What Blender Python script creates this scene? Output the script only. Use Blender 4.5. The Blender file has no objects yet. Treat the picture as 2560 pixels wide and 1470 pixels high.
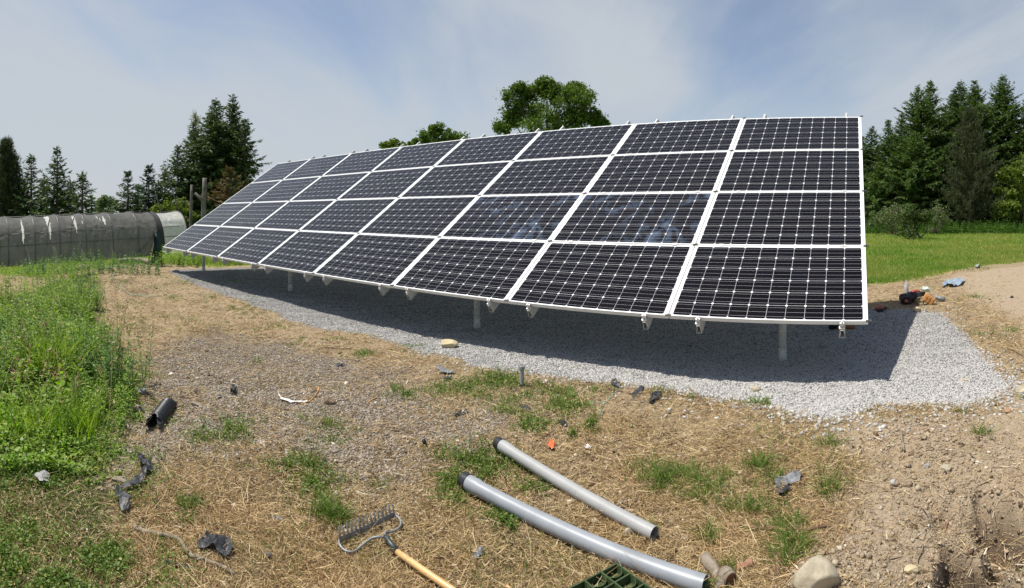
import bpy, math, random
import numpy as np
from mathutils import Vector, Matrix

R = math.radians
scene = bpy.context.scene
C = scene.collection
# ------------------------------------------------------------------ camera: a swept (cylindrical) phone panorama
FPX, CX, CY = 1381.2, 1280.0, 530.2          # pixels per radian, centre column, horizon row of the 2560x1470 photograph
cam_d = bpy.data.cameras.new("camera")
cam_d.type = 'PANO'
cam_d.panorama_type = 'CENTRAL_CYLINDRICAL'
cam_d.central_cylindrical_radius = 1.0
cam_d.central_cylindrical_range_u_min = -CX/FPX
cam_d.central_cylindrical_range_u_max = (2560-CX)/FPX
cam_d.central_cylindrical_range_v_min = -(1470-CY)/FPX
cam_d.central_cylindrical_range_v_max = CY/FPX
cam_d.clip_start = 0.05
cam_d.clip_end = 6000
cam = bpy.data.objects.new("camera", cam_d)
cam.location = (0, 0, 0)
cam.rotation_euler = (R(90), 0, 0)
C.objects.link(cam)
scene.camera = cam

# ------------------------------------------------------------------ sun, sky, exposure
SUN_TRAVEL = Vector((0.40, -0.03, -1.0)).normalized()
SUN_TO = -SUN_TRAVEL
sun_d = bpy.data.lights.new("sun", 'SUN')
sun_d.energy = 5.0
sun_d.angle = R(0.6)
sun_d.color = (1.0, 0.95, 0.86)
sun = bpy.data.objects.new("sun", sun_d)
sun.rotation_euler = SUN_TO.to_track_quat('Z', 'Y').to_euler()
sun.location = (-10, 0, 25)
C.objects.link(sun)
scene.view_settings.view_transform = 'Standard'
scene.view_settings.look = 'None'
scene.view_settings.exposure = 0.22
scene.view_settings.gamma = 1.0
scene.cycles.max_bounces = 6
scene.cycles.transparent_max_bounces = 16
scene.cycles.use_denoising = True
scene.cycles.caustics_reflective = False
scene.cycles.caustics_refractive = False

def px_dir(px, py):
    az = (px-CX)/FPX
    v = Vector((math.sin(az), math.cos(az), (CY-py)/FPX))
    return v.normalized()

world = bpy.data.worlds.new("World")
scene.world = world
world.use_nodes = True
def sky_nodes():
    nt = world.node_tree; N = nt.nodes; L = nt.links
    N.clear()
    out = N.new('ShaderNodeOutputWorld'); bg = N.new('ShaderNodeBackground')
    sky = N.new('ShaderNodeTexSky'); sky.sky_type = 'NISHITA'; sky.sun_disc = False
    el = math.asin(SUN_TO.z)
    sky.sun_elevation = el
    sky.sun_rotation = math.atan2(SUN_TO.x, SUN_TO.y)
    sky.air_density = 1.0; sky.dust_density = 1.2; sky.ozone_density = 2.0; sky.altitude = 100
    tc = N.new('ShaderNodeTexCoord')
    sep = N.new('ShaderNodeSeparateXYZ'); L.new(tc.outputs['Generated'], sep.inputs[0])
    def m(op, a, b=None, c=None, clamp=False):
        n = N.new('ShaderNodeMath'); n.operation = op; n.use_clamp = clamp
        for i, v in enumerate((a, b, c)):
            if v is None: continue
            if isinstance(v, (int, float)): n.inputs[i].default_value = v
            else: L.new(v, n.inputs[i])
        return n.outputs[0]
    zc = m('MAXIMUM', sep.outputs['Z'], 0.0)
    den = m('ADD', zc, 0.22)
    cx = m('DIVIDE', sep.outputs['X'], den); cy = m('DIVIDE', sep.outputs['Y'], den)
    cmb = N.new('ShaderNodeCombineXYZ'); L.new(cx, cmb.inputs[0]); L.new(cy, cmb.inputs[1])
    def noise(scale, detail, rough, dist, sx, sy, rot, off):
        mp = N.new('ShaderNodeMapping'); mp.inputs['Scale'].default_value = (sx, sy, 1)
        mp.inputs['Rotation'].default_value = (0, 0, rot); mp.inputs['Location'].default_value = (off, off*0.7, 0)
        L.new(cmb.outputs[0], mp.inputs['Vector'])
        n = N.new('ShaderNodeTexNoise'); n.inputs['Scale'].default_value = scale; n.inputs['Detail'].default_value = detail
        n.inputs['Roughness'].default_value = rough; n.inputs['Distortion'].default_value = dist
        L.new(mp.outputs[0], n.inputs['Vector']); return n.outputs['Fac']
    n1 = noise(0.75, 6, 0.50, 0.5, 1.0, 0.55, R(-25), 3.1)
    n2 = noise(2.2, 8, 0.60, 0.8, 1.0, 0.35, R(-38), 7.7)
    base = m('ADD', m('MULTIPLY', n1, 0.62), m('MULTIPLY', n2, 0.38))
    # broad banks of thin cirrus, and the clearer lanes between them, each about its own direction
    vecn = tc.outputs['Generated']
    def lobe(px, py, width, gain):
        d = px_dir(px, py)
        dp = N.new('ShaderNodeVectorMath'); dp.operation = 'DOT_PRODUCT'
        nrm = N.new('ShaderNodeVectorMath'); nrm.operation = 'NORMALIZE'; L.new(vecn, nrm.inputs[0])
        L.new(nrm.outputs[0], dp.inputs[0]); dp.inputs[1].default_value = d
        t = m('SUBTRACT', dp.outputs['Value'], 1.0)
        e = m('POWER', 2.718, m('MULTIPLY', t, 2.0/(width*width)))
        return m('MULTIPLY', e, gain)
    lobes = [(60, 200, .28, .26), (700, 330, .40, .18), (1000, 230, .25, .18), (1480, 90, .15, .20), (1560, 190, .13, .16), (1650, 40, .12, .12),
             (2450, 130, .20, .20), (300, 330, .40, .12), (2050, 30, .12, .14), (2250, 200, .12, .10),
             (480, 80, .10, -.22), (780, 110, .12, -.20), (1000, 20, .10, -.16), (250, 10, .10, -.14),
             (1330, 130, .09, -.10), (1800, 120, .20, -.18), (2000, 250, .18, -.16), (1250, 40, .1, -.12), (2350, 20, .1, -.1)]
    back = (Vector((.25, -1.0, .9)).normalized(), 1.0, -.55)
    acc = m('ADD', m('MULTIPLY', m('SUBTRACT', base, 0.5), 2.4), 0.5)
    for l in lobes: acc = m('ADD', acc, lobe(*l))
    dp = N.new('ShaderNodeVectorMath'); dp.operation = 'DOT_PRODUCT'; L.new(vecn, dp.inputs[0]); dp.inputs[1].default_value = back[0]
    acc = m('ADD', acc, m('MULTIPLY', m('POWER', m('MAXIMUM', dp.outputs['Value'], 0.0), 1.5), back[2]))
    dz = Vector((-.15, .1, 1.0)).normalized(); d2 = N.new('ShaderNodeVectorMath'); d2.operation = 'DOT_PRODUCT'; L.new(vecn, d2.inputs[0]); d2.inputs[1].default_value = dz
    acc = m('ADD', acc, m('MULTIPLY', m('POWER', m('MAXIMUM', d2.outputs['Value'], 0.0), 5.0), -1.1))
    ramp = N.new('ShaderNodeMapRange'); ramp.interpolation_type = 'SMOOTHSTEP'
    ramp.inputs['From Min'].default_value = 0.10; ramp.inputs['From Max'].default_value = 1.0
    ramp.inputs['To Min'].default_value = 0.06; ramp.inputs['To Max'].default_value = 0.95
    L.new(acc, ramp.inputs['Value'])
    # veil thickens towards the horizon
    hz = m('POWER', m('SUBTRACT', 1.0, m('MINIMUM', zc, 1.0)), 9.0)
    fac = m('MAXIMUM', ramp.outputs[0], m('MULTIPLY', hz, 0.62))
    skym = N.new('ShaderNodeVectorMath'); skym.operation = 'SCALE'; L.new(sky.outputs[0], skym.inputs[0]); skym.inputs['Scale'].default_value = 1.0
    tint = N.new('ShaderNodeVectorMath'); tint.operation = 'MULTIPLY'; L.new(skym.outputs[0], tint.inputs[0]); tint.inputs[1].default_value = SKYTINT
    mix = N.new('ShaderNodeMix'); mix.data_type = 'RGBA'
    L.new(fac, mix.inputs[0]); L.new(tint.outputs[0], mix.inputs[6])
    mix.inputs[7].default_value = (CLOUD[0], CLOUD[1], CLOUD[2], 1)
    L.new(mix.outputs[2], bg.inputs[0])
    bg.inputs[1].default_value = SKY_S
    L.new(bg.outputs[0], out.inputs[0])
SKY_S = 0.10
SKYTINT = (1.18, 1.10, 1.05)
CLOUD = (4.75, 5.15, 5.6)
sky_nodes()

# ------------------------------------------------------------------ helpers
def tag(o, label=None, cat=None, group=None, kind=None):
    if label: o['label'] = label
    if cat: o['category'] = cat
    if group: o['group'] = group
    if kind: o['kind'] = kind
    return o

def empty(name, loc=(0, 0, 0), rz=0.0, parent=None):
    o = bpy.data.objects.new(name, None); C.objects.link(o)
    o.location = loc; o.rotation_euler = (0, 0, rz); o.empty_display_size = 0.1
    if parent: o.parent = parent
    return o

def link_mesh(name, me, mat, parent=None, loc=None):
    o = bpy.data.objects.new(name, me); C.objects.link(o)
    if mat is not None and len(me.materials) == 0: me.materials.append(mat)
    if parent: o.parent = parent
    if loc is not None: o.location = loc
    return o

def np_mesh(name, V, F, mat, parent=None, smooth=False, attrs=None, loc=None, uv=None):
    """V (n,3) floats, F (m,k) ints with k = 3 or 4."""
    V = np.asarray(V, dtype=np.float32); F = np.asarray(F, dtype=np.int32)
    if parent is None and loc is not None: V = V - np.asarray(loc, dtype=np.float32)
    me = bpy.data.meshes.new(name)
    m, k = F.shape
    me.vertices.add(len(V)); me.vertices.foreach_set('co', V.ravel())
    me.loops.add(m*k); me.loops.foreach_set('vertex_index', F.ravel())
    me.polygons.add(m)
    me.polygons.foreach_set('loop_start', np.arange(0, m*k, k, dtype=np.int32))
    me.polygons.foreach_set('loop_total', np.full(m, k, dtype=np.int32))
    if smooth: me.polygons.foreach_set('use_smooth', np.ones(m, dtype=bool))
    if attrs:
        for an, av in attrs.items():
            av = np.asarray(av, dtype=np.float32)
            if av.ndim == 1:
                a = me.attributes.new(an, 'FLOAT', 'POINT'); a.data.foreach_set('value', av)
            else:
                a = me.attributes.new(an, 'FLOAT_COLOR', 'POINT'); a.data.foreach_set('color', av.ravel())
    me.update(calc_edges=True); me.validate()
    return link_mesh(name, me, mat, parent, loc)

class MB:
    """collects shapes and links them as one mesh"""
    def __init__(s): s.v = []; s.f = []; s.uv = None
    def add(s, vs, fs):
        b = len(s.v); s.v += [tuple(v) for v in vs]; s.f += [tuple(i+b for i in f) for f in fs]; return s
    def box(s, c, h, rot=None):
        vs = []
        for x in (-1, 1):
            for y in (-1, 1):
                for z in (-1, 1):
                    p = Vector((x*h[0], y*h[1], z*h[2]))
                    if rot is not None: p = rot @ p
                    vs.append(p+Vector(c))
        return s.add(vs, [(0, 1, 3, 2), (4, 6, 7, 5), (0, 4, 5, 1), (2, 3, 7, 6), (0, 2, 6, 4), (1, 5, 7, 3)])
    def tube(s, pts, rad, n=8, caps=True, flat=1.0):
        pts = [Vector(p) for p in pts]
        if isinstance(rad, (int, float)): rad = [rad]*len(pts)
        ref = None; vs = []
        for i, p in enumerate(pts):
            t = (pts[min(i+1, len(pts)-1)]-pts[max(i-1, 0)]).normalized()
            if ref is None:
                ref = Vector((0, 0, 1)) if abs(t.z) < 0.9 else Vector((1, 0, 0))
            a = (ref - t*ref.dot(t)).normalized(); b = t.cross(a); ref = a
            for k in range(n):
                w = 2*math.pi*k/n
                vs.append(p+(a*math.cos(w)*flat+b*math.sin(w))*rad[i])
        fs = []
        for i in range(len(pts)-1):
            for k in range(n):
                fs.append((i*n+k, i*n+(k+1) % n, (i+1)*n+(k+1) % n, (i+1)*n+k))
        if caps:
            fs.append(tuple(reversed(range(n)))); fs.append(tuple((len(pts)-1)*n+k for k in range(n)))
        return s.add(vs, fs)
    def build(s, name, mat, parent=None, smooth=False, loc=None, bevel=0.0):
        me = bpy.data.meshes.new(name)
        vs = s.v
        if loc is not None and parent is None: vs = [tuple(np.array(v)-np.array(loc)) for v in vs]
        me.from_pydata(vs, [], s.f); me.update()
        if smooth: me.polygons.foreach_set('use_smooth', [True]*len(me.polygons))
        o = link_mesh(name, me, mat, parent, loc)
        if bevel > 0:
            b = o.modifiers.new('bevel', 'BEVEL'); b.width = bevel; b.segments = 2; b.limit_method = 'ANGLE'
        return o

def _h(ix, iy, seed):
    n = (ix.astype(np.int64)*374761393 + iy.astype(np.int64)*668265263 + seed*1442695041) & 0xffffffff
    n = ((n ^ (n >> 13))*1274126177) & 0xffffffff
    n = (n ^ (n >> 16)) & 0xffff
    return n.astype(np.float64)/65535.0
def vnoise(x, y, seed=0):
    x = np.asarray(x, float); y = np.asarray(y, float)
    ix = np.floor(x); iy = np.floor(y); fx = x-ix; fy = y-iy
    fx = fx*fx*(3-2*fx); fy = fy*fy*(3-2*fy)
    a = _h(ix, iy, seed); b = _h(ix+1, iy, seed); c = _h(ix, iy+1, seed); d = _h(ix+1, iy+1, seed)
    return (a*(1-fx)+b*fx)*(1-fy)+(c*(1-fx)+d*fx)*fy
def fbm(x, y, seed=0, o=4):
    s = 0; a = .5; t = 0
    for i in range(o):
        s = s+a*vnoise(x*2**i+i*17.3, y*2**i-i*9.1, seed+i); t += a; a *= .5
    return s/t
def smooth(a, b, x):
    t = np.clip((np.asarray(x, float)-a)/(b-a), 0, 1); return t*t*(3-2*t)

# ------------------------------------------------------------------ the lie of the land
PSI, TILT = R(-35.24), R(33.73)
P0 = Vector((2.662, 3.532, -0.878))          # lower right corner of the array
U3 = Vector((math.cos(PSI), math.sin(PSI), 0)); N3 = Vector((-math.sin(PSI), math.cos(PSI), 0))
PW, PH = 1.665, 0.998
TR = [(1.80, 1.78, .04), (1.72, 1.60, .14), (1.66, 1.46, .18), (1.58, 1.28, .22), (1.47, 1.05, .17), (1.3, .72, .20)]
TR2 = [(2.14, 1.88, .05), (2.04, 1.74, .12), (1.98, 1.60, .12), (1.95, 1.50, .06)]
TR3 = [(1.92, 2.06, .03), (1.885, 1.95, .08), (1.86, 1.86, .05)]
def trench(x, y):
    """depth of the ragged dug trench"""
    out = np.zeros_like(x)
    x0, y0 = x, y
    x = x0+(fbm(x0*7, y0*7, 301, 4)-.5)*.12; y = y0+(fbm(x0*7+9, y0*7, 302, 4)-.5)*.12
    for pts, dep in ((TR, .50), (TR2, .26), (TR3, .14)):
        for (a, b) in zip(pts[:-1], pts[1:]):
            dx, dy = b[0]-a[0], b[1]-a[1]
            t = np.clip(((x-a[0])*dx+(y-a[1])*dy)/(dx*dx+dy*dy), 0, 1)
            w = a[2]+(b[2]-a[2])*t
            d = np.hypot(x-a[0]-dx*t, y-a[1]-dy*t)
            wob = w*(.55+.9*vnoise(x*11, y*11, 31))
            dd = dep*np.clip(w/.13, 0, 1)*(1-smooth(wob*.35, wob+.05, d))
            out = np.maximum(out, dd)
    # the loosely backfilled slump that joins them
    out = np.maximum(out, .07*np.exp(-(((x0-1.85)/.26)**2+((y0-1.62)/.34)**2))*(.5+fbm(x0*6, y0*6, 33, 3)))
    return out
def ground_z(x, y, detail=True):
    x = np.asarray(x, float); y = np.asarray(y, float)
    r = np.hypot(x, y)
    a = (x-P0.x)*U3.x+(y-P0.y)*U3.y
    z = -1.40+.006*np.clip(a, -16, 6)
    z = z-.10*(1-smooth(1.8, 4.2, r))
    l = -x-10; z = z-.115*np.where(l > 0, l*l/(l+1.5), 0)*(1-.0*x)
    z = np.where(r > 60, z, z)
    z = z+.20*np.exp(-(((x-8.4)/2.6)**2+((y-6.2)/2.2)**2))
    z = z+.10*np.exp(-(((x-4.2)/1.5)**2+((y-1.8)/1.4)**2))
    z = z+.055*np.exp(-(((x-1.28)/.16)**2+((y-1.66)/.12)**2))*1.0
    if detail:
        near = 1/(1+(r/14)**2)
        z = z+(fbm(x*.8, y*.8, 3, 3)-.5)*.09*near
        z = z+(fbm(x*3.1, y*3.1, 8, 3)-.5)*.045*near
        z = z+(fbm(x*14, y*14, 12, 3)-.5)*.022*(1/(1+(r/5)**2))
        dirt = smooth(.9, 1.5, x)*(1-smooth(3.6, 4.6, y))*(1-smooth(5, 6.5, x))
        z = z+(fbm(x*30, y*30, 22, 3)-.5)*.030*dirt*(1/(1+(r/4)**2))
        z = z-trench(x, y)
        # two clumps of torn-up straw and soil and a small scrape in the middle distance
        for (mx, my, s, h) in ((-3.4, 5.5, .28, .07), (-3.7, 5.05, .22, .05), (-7.3, 8.7, .35, .07), (1.17, 1.83, .14, .06)):
            z = z+h*np.exp(-((x-mx)**2+(y-my)**2)/(s*s))*(.6+.8*vnoise(x*11, y*11, 5))
    return z
def gz(x, y): return float(ground_z(np.array([x]), np.array([y]))[0])
def gp(px, py):
    """ground points seen at photograph pixels (arrays): march outwards until the ray meets the terrain"""
    px = np.atleast_1d(np.asarray(px, float)); py = np.atleast_1d(np.asarray(py, float))
    az = (px-CX)/FPX; t = np.maximum((py-CY)/FPX, .004)
    r = 1.45/t
    for _ in range(12):
        zz = ground_z(np.sin(az)*r, np.cos(az)*r, False); r = .4*r+.6*(-zz/t)
    x = np.sin(az)*r; y = np.cos(az)*r
    return x, y
def at(px, py, dz=0.0):
    x, y = gp(px, py); return Vector((float(x[0]), float(y[0]), gz(x[0], y[0])+dz))
def at_r(px, py, r):
    """point at horizontal distance r seen at a pixel"""
    az = (px-CX)/FPX; return Vector((math.sin(az)*r, math.cos(az)*r, (CY-py)/FPX*r))
def to_px(x, y, z): return CX+FPX*np.arctan2(x, y), CY-FPX*z/np.hypot(x, y)

def poly_xy(pts):
    x, y = gp([p[0] for p in pts], [p[1] for p in pts]); return np.stack([x, y], 1)
def sdist(x, y, poly):
    """signed distance to a polygon in metres, positive inside"""
    x = np.asarray(x, float); y = np.asarray(y, float)
    d = np.full(x.shape, 1e9); ins = np.zeros(x.shape, bool); n = len(poly)
    for i in range(n):
        ax, ay = poly[i]; bx, by = poly[(i+1) % n]
        dx, dy = bx-ax, by-ay; L2 = dx*dx+dy*dy+1e-12
        t = np.clip(((x-ax)*dx+(y-ay)*dy)/L2, 0, 1)
        d = np.minimum(d, np.hypot(x-ax-dx*t, y-ay-dy*t))
        c = ((ay > y) != (by > y)) & (x < (bx-ax)*(y-ay)/(by-ay+1e-12)+ax)
        ins ^= c
    return np.where(ins, d, -d)

POLY_PAD = poly_xy([(421, 679), (457, 697), (543, 733), (632, 763), (687, 783), (728, 804), (824, 824), (905, 837), (997, 858), (1052, 888),
    (1120, 893), (1155, 897), (1190, 918), (1289, 930), (1334, 937), (1410, 947), (1513, 954), (1616, 974), (1660, 976), (1745, 986), (1865, 1003),
    (1940, 1017), (2009, 1037), (2095, 1048), (2164, 1022), (2284, 1008), (2404, 1010), (2473, 993), (2524, 969), (2500, 941), (2459, 890), (2432, 859),
    (2387, 821), (2353, 787), (2301, 773), (2181, 771), (2100, 766), (1900, 752), (1600, 735), (1200, 705), (900, 684), (652, 668), (540, 670), (481, 672), (429, 675)])
POLY_LAWN = poly_xy([(2040, 722), (2176, 712), (2230, 706), (2284, 699), (2330, 690), (2383, 675), (2455, 664), (2559, 655), (2700, 648), (2900, 640), (2900, 538), (2000, 538), (1500, 538), (900, 560), (700, 640), (800, 660), (1400, 700)])
POLY_OLD = poly_xy([(330, 1000), (400, 880), (560, 830), (760, 880), (920, 920), (1010, 985), (1090, 1040), (1180, 1030), (1260, 1045), (1290, 1060), (1110, 1110),
    (1060, 1150), (900, 1190), (800, 1180), (700, 1170), (560, 1150), (470, 1130), (430, 1180), (370, 1150), (330, 1090)])
POLY_DIRT = poly_xy([(2060, 1068), (2200, 1040), (2340, 1035), (2480, 1020), (2560, 940), (2700, 900), (2900, 1000), (2900, 1700), (1900, 1600), (1960, 1400), (2060, 1330), (2130, 1240), (2150, 1170), (2080, 1120)])
POLY_DIRT2 = poly_xy([(2360, 700), (2450, 676), (2560, 664), (2800, 655), (2900, 690), (2800, 800), (2560, 830), (2500, 770), (2420, 740)])
POLY_WEED = poly_xy([(-500, 760), (-60, 745), (70, 735), (150, 700), (235, 680), (250, 745), (245, 800), (290, 850), (290, 900), (335, 935), (320, 960), (322, 1010), (345, 1045), (300, 1080),
    (312, 1165), (304, 1250), (288, 1310), (300, 1400), (262, 1480), (200, 1700), (-500, 1700)])
POLY_LEFTLAWN = poly_xy([(-600, 690), (90, 690), (230, 668), (400, 655), (480, 665), (640, 664), (700, 640), (600, 590), (-600, 600)])
def wob(x, y, s=.06, seed=40): return (fbm(x*2.4, y*2.4, seed, 4)-.5)*s*4
def zones(x, y):
    r = np.hypot(x, y); sc = .02+.012*r
    def z(poly, soft, w): return smooth(-soft, soft, sdist(x, y, poly)+wob(x, y, w))
    pad = smooth(-.03, .03, sdist(x, y, POLY_PAD)+wob(x, y, .03))
    lawn = np.maximum(z(POLY_LAWN, .18, .12), smooth(28, 34, r)); lawn = np.maximum(lawn, z(POLY_LEFTLAWN, .4, .2))
    old = z(POLY_OLD, .25, .10)
    dirt = np.maximum(z(POLY_DIRT, .12, .06), z(POLY_DIRT2, .25, .12))
    weed = z(POLY_WEED, .12, .08)
    return pad, lawn*(1-pad), old*(1-pad), dirt*(1-pad)*(1-lawn), weed*(1-pad)

# ------------------------------------------------------------------ materials
def mat_new(name):
    m = bpy.data.materials.new(name); m.use_nodes = True
    return m, m.node_tree.nodes, m.node_tree.links, m.node_tree.nodes['Principled BSDF']
class NB:
    def __init__(s, nt): s.N = nt.nodes; s.L = nt.links
    def put(s, n, i, v):
        if v is None: return
        if isinstance(v, (int, float)): n.inputs[i].default_value = v
        elif isinstance(v, tuple): n.inputs[i].default_value = v if len(v) == 4 or n.inputs[i].type == 'VECTOR' else (*v, 1)
        else: s.L.new(v, n.inputs[i])
    def m(s, op, a, b=None, c=None, clamp=False):
        n = s.N.new('ShaderNodeMath'); n.operation = op; n.use_clamp = clamp
        for i, v in enumerate((a, b, c)): s.put(n, i, v)
        return n.outputs[0]
    def mix(s, f, a, b):
        n = s.N.new('ShaderNodeMix'); n.data_type = 'RGBA'; s.put(n, 0, f); s.put(n, 6, a); s.put(n, 7, b); return n.outputs[2]
    def noise(s, vec, scale, detail=4, rough=.55, dist=0.0, out='Fac'):
        n = s.N.new('ShaderNodeTexNoise'); s.put(n, 'Scale', scale); s.put(n, 'Detail', detail); s.put(n, 'Roughness', rough); s.put(n, 'Distortion', dist)
        if vec is not None: s.L.new(vec, n.inputs['Vector'])
        return n.outputs[out]
    def voro(s, vec, scale, out='Distance', feature='F1'):
        n = s.N.new('ShaderNodeTexVoronoi'); n.feature = feature; s.put(n, 'Scale', scale)
        if vec is not None: s.L.new(vec, n.inputs['Vector'])
        return n.outputs[out]
    def ramp(s, f, stops):
        n = s.N.new('ShaderNodeValToRGB'); s.L.new(f, n.inputs[0]); e = n.color_ramp.elements
        while len(e) < len(stops): e.new(0.5)
        for el, (p, c) in zip(e, stops): el.position = p; el.color = (*c, 1) if len(c) == 3 else c
        return n.outputs[0]
    def rng(s, f, a, b, c, d):
        n = s.N.new('ShaderNodeMapRange'); s.L.new(f, n.inputs[0])
        for i, v in enumerate((a, b, c, d)): n.inputs[i+1].default_value = v
        return n.outputs[0]
    def attr(s, name):
        n = s.N.new('ShaderNodeAttribute'); n.attribute_name = name; return n.outputs['Fac']
    def obj(s): return s.N.new('ShaderNodeTexCoord').outputs['Object']
    def gen(s): return s.N.new('ShaderNodeTexCoord').outputs['Generated']
    def pos(s): return s.N.new('ShaderNodeNewGeometry').outputs['Position']
    def island(s): return s.N.new('ShaderNodeNewGeometry').outputs['Random Per Island']
    def bump(s, h, strength, dist, bsdf):
        n = s.N.new('ShaderNodeBump'); s.put(n, 'Height', h); n.inputs['Strength'].default_value = strength; n.inputs['Distance'].default_value = dist
        s.L.new(n.outputs[0], bsdf.inputs['Normal']); return n
def simple(name, col, rough=.6, metal=0.0, var=.12, scale=8, bump=0.0, spec=.5, bscale=None, bdist=.004, col2=None, coat=0.0):
    m, N, L, B = mat_new(name); nb = NB(m.node_tree)
    f = nb.noise(nb.obj(), scale, 6, .62)
    c2 = col2 or tuple(max(0, c*(1-var*2.2)) for c in col)
    c1 = tuple(min(1, c*(1+var*.5)) for c in col)
    L.new(nb.ramp(f, [(.32, c2), (.62, c1)]), B.inputs['Base Color'])
    L.new(nb.rng(f, .3, .7, min(1, rough+.08), max(0, rough-.08)), B.inputs['Roughness'])
    B.inputs['Metallic'].default_value = metal; B.inputs['Specular IOR Level'].default_value = spec
    B.inputs['Coat Weight'].default_value = coat
    if bump: nb.bump(nb.noise(nb.obj(), bscale or scale*4, 5, .6), bump, bdist, B)
    return m
def leafmat(name, stops, trans=.35, rough=.55, patch=None, pscale=1.2):
    """foliage: colour differs from leaf to leaf, light passes through"""
    m, N, L, B = mat_new(name); nb = NB(m.node_tree)
    c = nb.ramp(nb.island(), stops)
    if patch:
        f = nb.noise(nb.pos(), pscale, 3, .5)
        c = nb.mix(nb.rng(f, .42, .6, 0.0, 1.0), c, nb.ramp(nb.island(), patch))
    L.new(c, B.inputs['Base Color']); B.inputs['Roughness'].default_value = rough
    B.inputs['Specular IOR Level'].default_value = .3
    tr = N.new('ShaderNodeBsdfTranslucent'); mx = N.new('ShaderNodeMixShader'); mx.inputs[0].default_value = trans
    hs = N.new('ShaderNodeHueSaturation'); hs.inputs['Saturation'].default_value = 1.15; hs.inputs['Value'].default_value = 1.3
    L.new(c, hs.inputs['Color']); L.new(hs.outputs[0], tr.inputs[0])
    L.new(B.outputs[0], mx.inputs[1]); L.new(tr.outputs[0], mx.inputs[2])
    L.new(mx.outputs[0], N['Material Output'].inputs[0])
    return m

def ground_material():
    m, N, L, B = mat_new('ground'); nb = NB(m.node_tree); p = nb.pos()
    big = nb.noise(p, 1.3, 4, .55); mid = nb.noise(p, 9, 6, .65); fine = nb.noise(p, 70, 6, .7); fib = nb.noise(p, 160, 3, .7)
    soil = nb.ramp(mid, [(.28, (.11, .080, .052)), (.45, (.20, .150, .098)), (.6, (.285, .22, .145)), (.8, (.38, .305, .20))])
    straw = nb.ramp(fine, [(.34, (.13, .10, .06)), (.46, (.29, .225, .135)), (.56, (.42, .335, .205)), (.68, (.56, .47, .31))])
    base = nb.mix(nb.rng(mid, .35, .62, .15, .85), soil, straw)
    base = nb.mix(nb.rng(big, .35, .65, .0, .45), base, nb.ramp(fine, [(.35, (.15, .10, .065)), (.5, (.32, .22, .135)), (.65, (.47, .34, .21))]))
    m3_ = nb.noise(p, 3.1, 6, .72)
    base = nb.mix(nb.rng(m3_, .52, .66, 0, .6), base, nb.ramp(fine, [(.35, (.07, .048, .032)), (.5, (.15, .108, .070)), (.7, (.27, .21, .14))]))
    m4_ = nb.noise(p, 1.7, 6, .75)
    base = nb.mix(nb.rng(m4_, .56, .70, 0, .45), base, nb.ramp(fine, [(.35, (.07, .08, .03)), (.5, (.15, .16, .06)), (.7, (.30, .27, .13))]))
    dirt = nb.ramp(fine, [(.25, (.22, .165, .115)), (.5, (.345, .27, .19)), (.72, (.44, .36, .26))])
    dirt = nb.mix(nb.rng(big, .38, .62, 0, .55), dirt, nb.ramp(mid, [(.3, (.24, .18, .115)), (.7, (.42, .34, .22))]))
    sv = nb.voro(p, 62, 'Color'); sd = nb.voro(p, 62, 'Distance')
    svl = N.new('ShaderNodeSeparateColor'); L.new(sv, svl.inputs[0])
    grav = nb.ramp(svl.outputs[0], [(.0, (.22, .215, .205)), (.45, (.35, .34, .325)), (1, (.46, .445, .42))])
    grav = nb.mix(nb.rng(sd, .35, .62, 0, .85), grav, (.06, .06, .06))
    oldg = nb.ramp(svl.outputs[1], [(.0, (.15, .12, .09)), (.5, (.26, .22, .17)), (1, (.37, .32, .25))])
    oldg = nb.mix(nb.rng(sd, .35, .6, 0, .7), oldg, (.07, .05, .035))
    lawn = nb.ramp(fine, [(.3, (.075, .13, .022)), (.5, (.14, .235, .040)), (.7, (.22, .32, .06))])
    lbig = nb.noise(p, .35, 5, .6)
    lawn = nb.mix(nb.rng(lbig, .4, .68, 0, .7), lawn, nb.ramp(fine, [(.3, (.16, .18, .04)), (.7, (.32, .34, .09))]))
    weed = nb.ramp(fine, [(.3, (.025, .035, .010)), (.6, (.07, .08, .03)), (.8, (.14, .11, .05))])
    c = base
    c = nb.mix(nb.m('MULTIPLY', nb.attr('old'), nb.rng(mid, .3, .55, .55, 1.0)), c, oldg)
    c = nb.mix(nb.attr('dirt'), c, dirt)
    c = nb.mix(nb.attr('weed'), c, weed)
    c = nb.mix(nb.attr('lawn'), c, lawn)
    c = nb.mix(nb.attr('pad'), c, grav)
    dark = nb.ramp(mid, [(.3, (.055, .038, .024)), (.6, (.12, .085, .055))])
    c = nb.mix(nb.attr('shade_and_soil'), c, dark)  # painted trench shade and dark dug soil share this mask
    L.new(c, B.inputs['Base Color']); B.inputs['Roughness'].default_value = .95; B.inputs['Specular IOR Level'].default_value = .15
    h = nb.m('ADD', nb.m('MULTIPLY', fine, .7), nb.m('MULTIPLY', fib, .3))
    h = nb.m('ADD', h, nb.m('MULTIPLY', nb.m('SUBTRACT', 1.0, sd), nb.m('MULTIPLY', nb.attr('pad'), 1.2)))
    nb.bump(h, .9, .016, B)
    return m

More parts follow.
